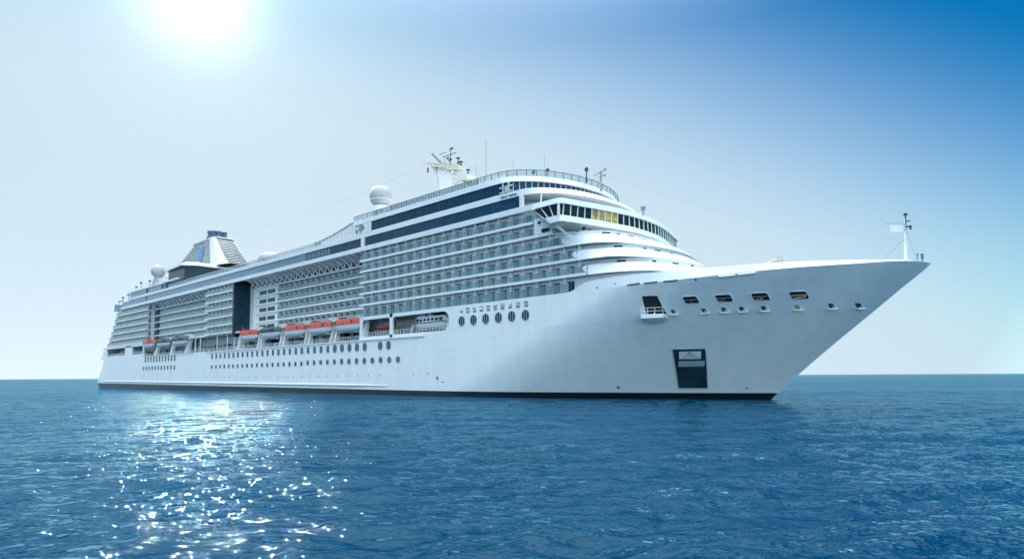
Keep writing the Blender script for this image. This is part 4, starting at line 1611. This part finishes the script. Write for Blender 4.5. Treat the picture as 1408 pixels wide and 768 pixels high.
# broad white corner fins
mb = MB()
for idx in (2, 6):
    a, b = [], []
    for k in range(13):
        s = fsec(k/12, 1.10)
        p, q = Vector(s[idx]), Vector(s[1 if idx == 2 else 7])
        r_ = Vector(s[3 if idx == 2 else 5])
        w = .13
        a.append(tuple(p+(q-p)*w)); b.append(tuple(p+(r_-p)*.85))
    mid_ = [fsec(k/12, 1.12)[idx] for k in range(13)]
    mb.strip(a, mid_); mb.strip(mid_, b)
    ins_ = [tuple(Vector(p)+(Vector((-294, 118, p[2]))-Vector(p))*.12) for p in a]
    ins2 = [tuple(Vector(p)+(Vector((-294, 118, p[2]))-Vector(p))*.12) for p in b]
    mb.strip(a, ins_); mb.strip(b, ins2)
part(mb, 'corner_fin', 'hull', None, fn)
mb = MB()
s0, s1 = fsec(.97, 1.12), fsec(1.0, 1.16)
mb.strip(s0+s0[:1], s1+s1[:1]); mb.poly(s1); mb.poly(s0)
part(mb, 'rim', 'white', None, fn)
# blue feather emblem on the starboard face
mb = MB()
def fy(x, z):
    t = (z-53.8)/14.6
    s = fsec(min(1, t), 1.06)
    return s[1][1]+(s[2][1]-s[1][1])*.5
ptsl = [(-.9, .0), (-1.6, 2.6), (-1.5, 5.4), (-.6, 7.6), (.6, 8.2), (1.6, 6.8), (1.9, 4.2), (1.3, 1.8), (.3, -.4)]
mb.prism([(-298.5+x*1.45, fy(0, 57.4+z)-.35, 57.4+z) for x, z in ptsl], (0, .3, 0))
part(mb, 'emblem', 'emblem', None, fn)
mb = MB()
mb.prism([(-299.8+x*.7, fy(0, 58.4+z*.75)-.55, 58.4+z*.75) for x, z in ptsl], (0, .2, 0))
part(mb, 'emblem_stroke', 'panel', None, fn)
rnd = random.Random(2)
for i, (dx, dy, r, h) in enumerate(((-3.6, -1.2, .95, 2.3), (-2.2, 1.4, 1.0, 3.0), (-.6, -1.6, 1.35, 4.4), (.8, 1.2, 1.3, 4.2), (2.4, -1.4, 1.2, 3.9), (4.0, .9, 1.0, 3.6), (5.2, -1.0, .95, 3.3))):
    mb = MB()
    mb.lathe((-294.2+dx*1.25, 118+dy*1.6, 68.2), [(r, 0), (r*.95, h*.8), (r*1.12, h*.82), (r*1.1, h), (r*.8, h), (r*.75, h*.6)], 14)
    part(mb, 'exhaust_pipe', 'stack', 35, fn)
mb = MB(); mb.tube((-285.0, 118, 68.2), (-284.5, 118, 70.4), .1, n=5); mb.lathe((-284.5, 118, 70.4), [(0, -.3), (.35, 0), (0, .35)], 8)
part(mb, 'lamp', 'frame', None, fn)

def sphere_prof(r, n=14, z0=-1.0):
    a0 = math.asin(z0)
    return [(r*math.cos(a0+(math.pi/2-a0)*i/n), r*math.sin(a0+(math.pi/2-a0)*i/n)) for i in range(n+1)]
# large radome on its pedestal
mb = MB(); mb.lathe((-144.2, 103, 55.75), sphere_prof(3.25, 20, -.93), 36)
rd = part(mb, 'radome', 'radome', 50)
mb = MB(); mb.lathe((-144.2, 103, 48.0), [(0, 0), (1.7, 0), (1.6, 3.3), (2.0, 4.0), (2.4, 4.3), (2.4, 4.9), (1.2, 5.3)], 24)
part(mb, 'pedestal', 'white', 40, rd)
mb = MB(); mb.lathe((-144.2, 103, 54.5), [(3.0, 0), (3.14, .06), (3.12, .2), (2.95, .2)], 36)
part(mb, 'flange', 'white', 40, rd)
# smaller one aft beside the funnel, and the low dome amidships
mb = MB(); mb.lathe((-322.5, 102.5, 55.4), sphere_prof(3.1, 16, -.9), 28, .85, 1)
dq = part(mb, 'radome', 'radome', 50)
mb = MB(); mb.lathe((-322.5, 102.5, 46.9), [(0, 0), (2.6, 0), (2.2, 3.5), (1.5, 5.6), (1.8, 6.2), (0, 6.4)], 16)
part(mb, 'pedestal', 'steel', 40, dq)
mb = MB(); mb.box(-331, -308, 101, 104.5, 46.9, 49.2); mb.box(-318, -310, 101.5, 104, 49.2, 51.5)
part(mb, 'deck_house', 'white')
mb = MB(); mb.lathe((-206, 101.2, 44.0), [(4.2, 0), (4.3, 1.6), (3.6, 3.0), (2.0, 3.9), (0, 4.2)], 24)
part(mb, 'pool_dome', 'radome', 40)

# radar mast: a leaning sail-shaped trunk with platforms
mb = MB()
prof = [(-127.4, 48.0), (-110.0, 48.0), (-114.5, 53.0), (-117.5, 55.6), (-120.6, 57.8), (-123.4, 60.0), (-125.6, 62.2), (-127.8, 63.6), (-128.8, 63.4), (-128.9, 61.5), (-128.2, 59.6), (-127.2, 56)]
o0, o1 = [], []
for x, z in prof:
    hw = 2.4-1.5*max(0, (z-50)/14)
    o0.append((x, 112-hw, z)); o1.append((x, 112+hw, z))
n = len(prof)
mb.add(o0+o1, [tuple(range(n)), tuple(range(2*n-1, n-1, -1))]+[(i, (i+1) % n, n+(i+1) % n, n+i) for i in range(n)])
rm = part(mb, 'radar_mast', 'white', 30)
mb = MB()
mb.prism([(-135.2, 110.9, 65.55), (-128.6, 110.2, 63.6), (-124.6, 110.0, 62.75), (-119.7, 110.4, 61.1), (-119.9, 110.4, 60.1), (-123.6, 110.2, 60.5), (-125.0, 110.2, 61.6), (-129.2, 110.2, 62.9), (-135.2, 110.9, 65.1)], (0, 3.0, 0))
part(mb, 'upper_platform', 'cream', None, rm)
mb = MB()
mb.prism([(-122.4, 110.0, 58.7), (-116.2, 110.3, 57.9), (-116.2, 110.3, 56.7), (-121.5, 110.0, 56.2)], (0, 3.4, 0))
part(mb, 'lower_platform', 'cream', None, rm)
mb = MB()
mb.prism([(-132.1, 111, 64.2), (-130.2, 111, 63.6), (-128.0, 111, 59.4), (-127.4, 111, 55), (-129.2, 111, 55), (-129.3, 111, 60.2)], (0, 2.0, 0))
mb.tube((-129.6, 111.2, 59.7), (-127.6, 111.2, 59.9), .18, n=5)
part(mb, 'stay', 'cream', None, rm)
mb = MB()
for dx in (0, .55):
    mb.tube((-127.9+dx, 112, 63.2), (-132.7+dx*.3, 112, 67.7), .10, .07, 5)
for k in range(7):
    t = k/7
    mb.tube((-127.9-4.8*t, 112, 63.2+4.5*t), (-127.6-4.75*t, 112, 63.9+4.2*t), .07, n=4)
mb.tube((-132.8, 112, 67.6), (-132.5, 112, 68.0), .2, .14, 6)
part(mb, 'lattice_gaff', 'frame', None, rm)
mb = MB()
mb.tube((-124.9, 112, 62.4), (-124.6, 112, 67.1), .16, .09, 6)
mb.lathe((-124.3, 112, 67.1), [(0, -.1), (.55, .0), (.5, .25), (0, .35)], 8)
mb.box(-125.6, -124.2, 111.8, 112.2, 64.0, 64.3); mb.box(-126.3, -125.5, 111.8, 112.2, 64.7, 65.0)
mb.tube((-127.2, 112, 62.9), (-127.0, 112, 65.0), .08, n=5)
mb.box(-125.9, -125.0, 111.8, 112.2, 63.0, 63.25)
part(mb, 'pole_mast', 'frame', None, rm)
for (x0, z0, x1, z1, r) in ((-127.9, 65.6, -122.8, 65.75, .14), (-129.4, 66.75, -126.8, 66.85, .10), (-125.8, 66.95, -124.5, 67.3, .09)):
    mb = MB(); mb.tube((x0, 112, z0), (x1, 112.3, z1), r, r*.8, 6)
    part(mb, 'radar_scanner', 'frame', None, rm)
for x, z, h in ((-121.1, 61.4, 2.1), (-120.0, 61.1, 1.1), (-117.2, 57.8, 1.5)):
    mb = MB()
    mb.tube((x, 111.5, z-.3), (x, 111.5, z+h), .16, .12, 6)
    mb.lathe((x, 111.5, z+h), [(0, -.15), (.6, -.06), (.6, .1), (.2, .38), (0, .4)], 10)
    mb.lathe((x, 111.5, z+h*.4), [(.12, -.1), (.5, 0), (.12, .15)], 10)
    part(mb, 'navigation_lamp', 'frame', None, rm)
mb = MB(); mb.lathe((-122.6, 111, 59.8), sphere_prof(.75, 8), 14); part(mb, 'satellite_dome', 'boatwhite', 50, rm)
mb = MB(); mb.box(-130, -108, 107, 117, 48.0, 52.0); part(mb, 'mast_base', 'white')
# whip antennas and signal poles over the bridge
def pole(name, x, y, z0, z1, r, head=0, parent=None):
    mb = MB(); mb.tube((x, y, z0), (x, y, z1), r, r*.7, 6)
    if head:
        mb.lathe((x, y, z1-.2), [(0, -.5), (.45, -.4), (.45, .2), (.25, .5), (0, .55)], 8)
    return part(mb, name, 'steel' if not head else 'frame')
for x, y, z1, r in ((-103.0, 104, 61.5, .10), (-108.5, 106, 57, .09), (-96.0, 106, 55.3, .08), (-86.5, 106, 54.3, .07)):
    pole('whip_antenna', x, y, 48.1, z1, r)
pole('signal_pole', -90.2, 106.5, 48.1, 51.6, .14, 1)
pole('signal_pole', -86.0, 106.5, 48.1, 51.0, .12, 1)
pole('signal_pole', -79.2, 112, 47.8, 51.0, .16, 1)
mb = MB()
mb.tube((-75.4, 112, 45.0), (-75.4, 112, 49.5), .3, .24, 8)
mb.tube((-77.2, 112, 48.9), (-74.2, 112, 49.6), .16, n=6); mb.tube((-77.6, 112, 48.0), (-75, 112, 48.5), .08, n=5)
mb.lathe((-74.3, 112, 49.6), [(0, -.4), (.35, -.2), (.35, .25), (0, .4)], 8); mb.lathe((-74.5, 112, 48.3), [(0, -.3), (.35, -.2), (.35, .2), (0, .3)], 8)
part(mb, 'signal_mast', 'steel')
mb = MB()
mb.tube((-67.9, 117, 39.2), (-67.9, 117, 40.9), .2, n=6)
mb.lathe((-67.9, 117, 41.0), [(0, -.3), (.7, -.2), (.7, .1), (.2, .35), (0, .4)], 8); mb.box(-68.4, -67.4, 116.8, 117.2, 40.2, 40.6)
part(mb, 'searchlight', 'steel')
mb = MB()
for i in range(7):
    y = 100+2.1*i
    mb.box(-80, -79.4, y, y+1.1, 39.9, 41.4)
mb.tube((-81.5, 98.5, 40), (-81.2, 98.5, 43), .15, n=6)
part(mb, 'bridge_roof_gear', 'offwhite', kind='stuff')

# ---- foredeck objects
mb = MB()
mb.tube((-19.9, 118, 22.6), (-19.7, 118, 30.1), .27, .08, 10)
fm = part(mb, 'bow_mast', 'white', 40)
mb = MB()
mb.tube((-19.68, 118, 28.2), (-19.6, 118, 30.7), .12, .1, 6); mb.lathe((-19.6, 118, 30.7), [(0, -.25), (.3, -.15), (.3, .2), (0, .3)], 8)
mb.box(-19.6, -18.8, 117.85, 118.15, 28.55, 28.75); mb.tube((-19.0, 118, 28.1), (-19.0, 118, 28.8), .16, n=8)
mb.box(-19.7, -18.95, 117.9, 118.1, 29.5, 29.65)
part(mb, 'mast_lamp', 'frame', None, fm)
mb = MB()
mb.tube((-19.7, 118, 27.0), (-23.6, 117.6, 23.0), .045, n=4); mb.tube((-19.65, 118, 28.2), (-18.4, 118, 23.1), .04, n=4)
mb.tube((-19.7, 118, 29.3), (-22.2, 116.2, 29.3), .04, n=4)
part(mb, 'stay', 'steel', None, fm)
mb = MB(); mb.tube((-18.25, 118, 23.0), (-18.25, 118, 23.8), .06, n=5); mb.lathe((-18.25, 118, 23.9), [(0, -.2), (.2, 0), (0, .2)], 6); part(mb, 'deck_fitting', 'frame')
mb = MB()
mb.tube((-17.6, 118, 22.7), (-17.6, 118, 23.7), .10, .09, 8)
for z in (23.3, 23.75): mb.lathe((-17.6, 118, z), [(0, -.10), (.26, -.08), (.26, .09), (.06, .14), (0, .14)], 10)
part(mb, 'bow_light', 'frame')
mb = MB()
mb.tube((-37.2, 110, 21.7), (-37.0, 110, 24.8), .5, .35, 8)
mb.tube((-37.0, 110, 24.6), (-42.5, 110, 23.4), .22, .12, 6)
mb.box(-37.6, -36.4, 109.6, 110.4, 24.2, 25.1)
part(mb, 'foredeck_crane', 'cream')
# flags
t = empty('flag', (-19.75, 117.9, 28.0), 'flag', 'small plain white flag flying from the bow mast')
m = MB()
rows = []
for i in range(9):
    u = i/8
    rows.append([(-.1-1.9*u, -1.3*u+.14*math.sin(u*6), 1.2-.15*u), (-.1-1.75*u, -1.25*u+.14*math.sin(u*6+.6), -.1-.12*u)])
m.grid(rows); m.grid([[(a+.03, b+.03, c) for a, b, c in r] for r in rows])
m.build('cloth', 'cloth', t, 60)
m = MB(); m.tube((-.08, 0, -.5), (-.08, 0, 1.3), .035, n=5); m.build('toggle_line', 'steel', t)
t = empty('signal_flag', (-133.1, 110.9, 62.2), 'flag', 'small dark red flag hanging below the radar mast platform')
m = MB(); m.grid([[(-.36, .05*math.sin(i), -.28*i+1.4), (0, .12*math.sin(i+1), -.28*i+1.45), (.36, .05*math.sin(i+2), -.28*i+1.3)] for i in range(6)])
m.grid([[(-.36, .05*math.sin(i)+.04, -.28*i+1.4), (0, .12*math.sin(i+1)+.04, -.28*i+1.45), (.36, .05*math.sin(i+2)+.04, -.28*i+1.3)] for i in range(6)])
m.build('cloth', 'redcloth', t, 60)
m = MB(); m.tube((-.05, 0, 1.4), (-.05, 0, 2.8), .03, n=4); m.build('halyard', 'steel', t)
# wires from the masts
def cable(a, b, sag, r=.035, n=24):
    mb = MB()
    a, b = Vector(a), Vector(b)
    pts = [a+(b-a)*(i/n)-Vector((0, 0, sag*4*(i/n)*(1-i/n))) for i in range(n+1)]
    for p, q in zip(pts, pts[1:]): mb.tube(p, q, r, n=4)
    return mb, pts
mb, pts = cable((-75.4, 112, 49.2), (-20.2, 118, 26.4), 2.2, .016)
dc = part(mb, 'dressing_line', 'curtain')
mb = MB()
for p in pts[1:-1]: mb.lathe(tuple(p), [(0, -.08), (.06, 0), (0, .08)], 6)
part(mb, 'bulb', 'steel', None, dc, kind='stuff')
mb, pts = cable((-135, 112, 65.3), (-287, 118, 70), 3.0, .022)
part(mb, 'dressing_line', 'curtain')
mb, pts = cable((-119.8, 112, 61.2), (-78, 114, 49.5), .8, .02)
part(mb, 'dressing_line', 'curtain')

# what is left of the far balconies: one mass each
part(rest_door, 'balcony_door', 'door', kind='stuff')
part(rest_div, 'balcony_divider', 'white', kind='stuff')
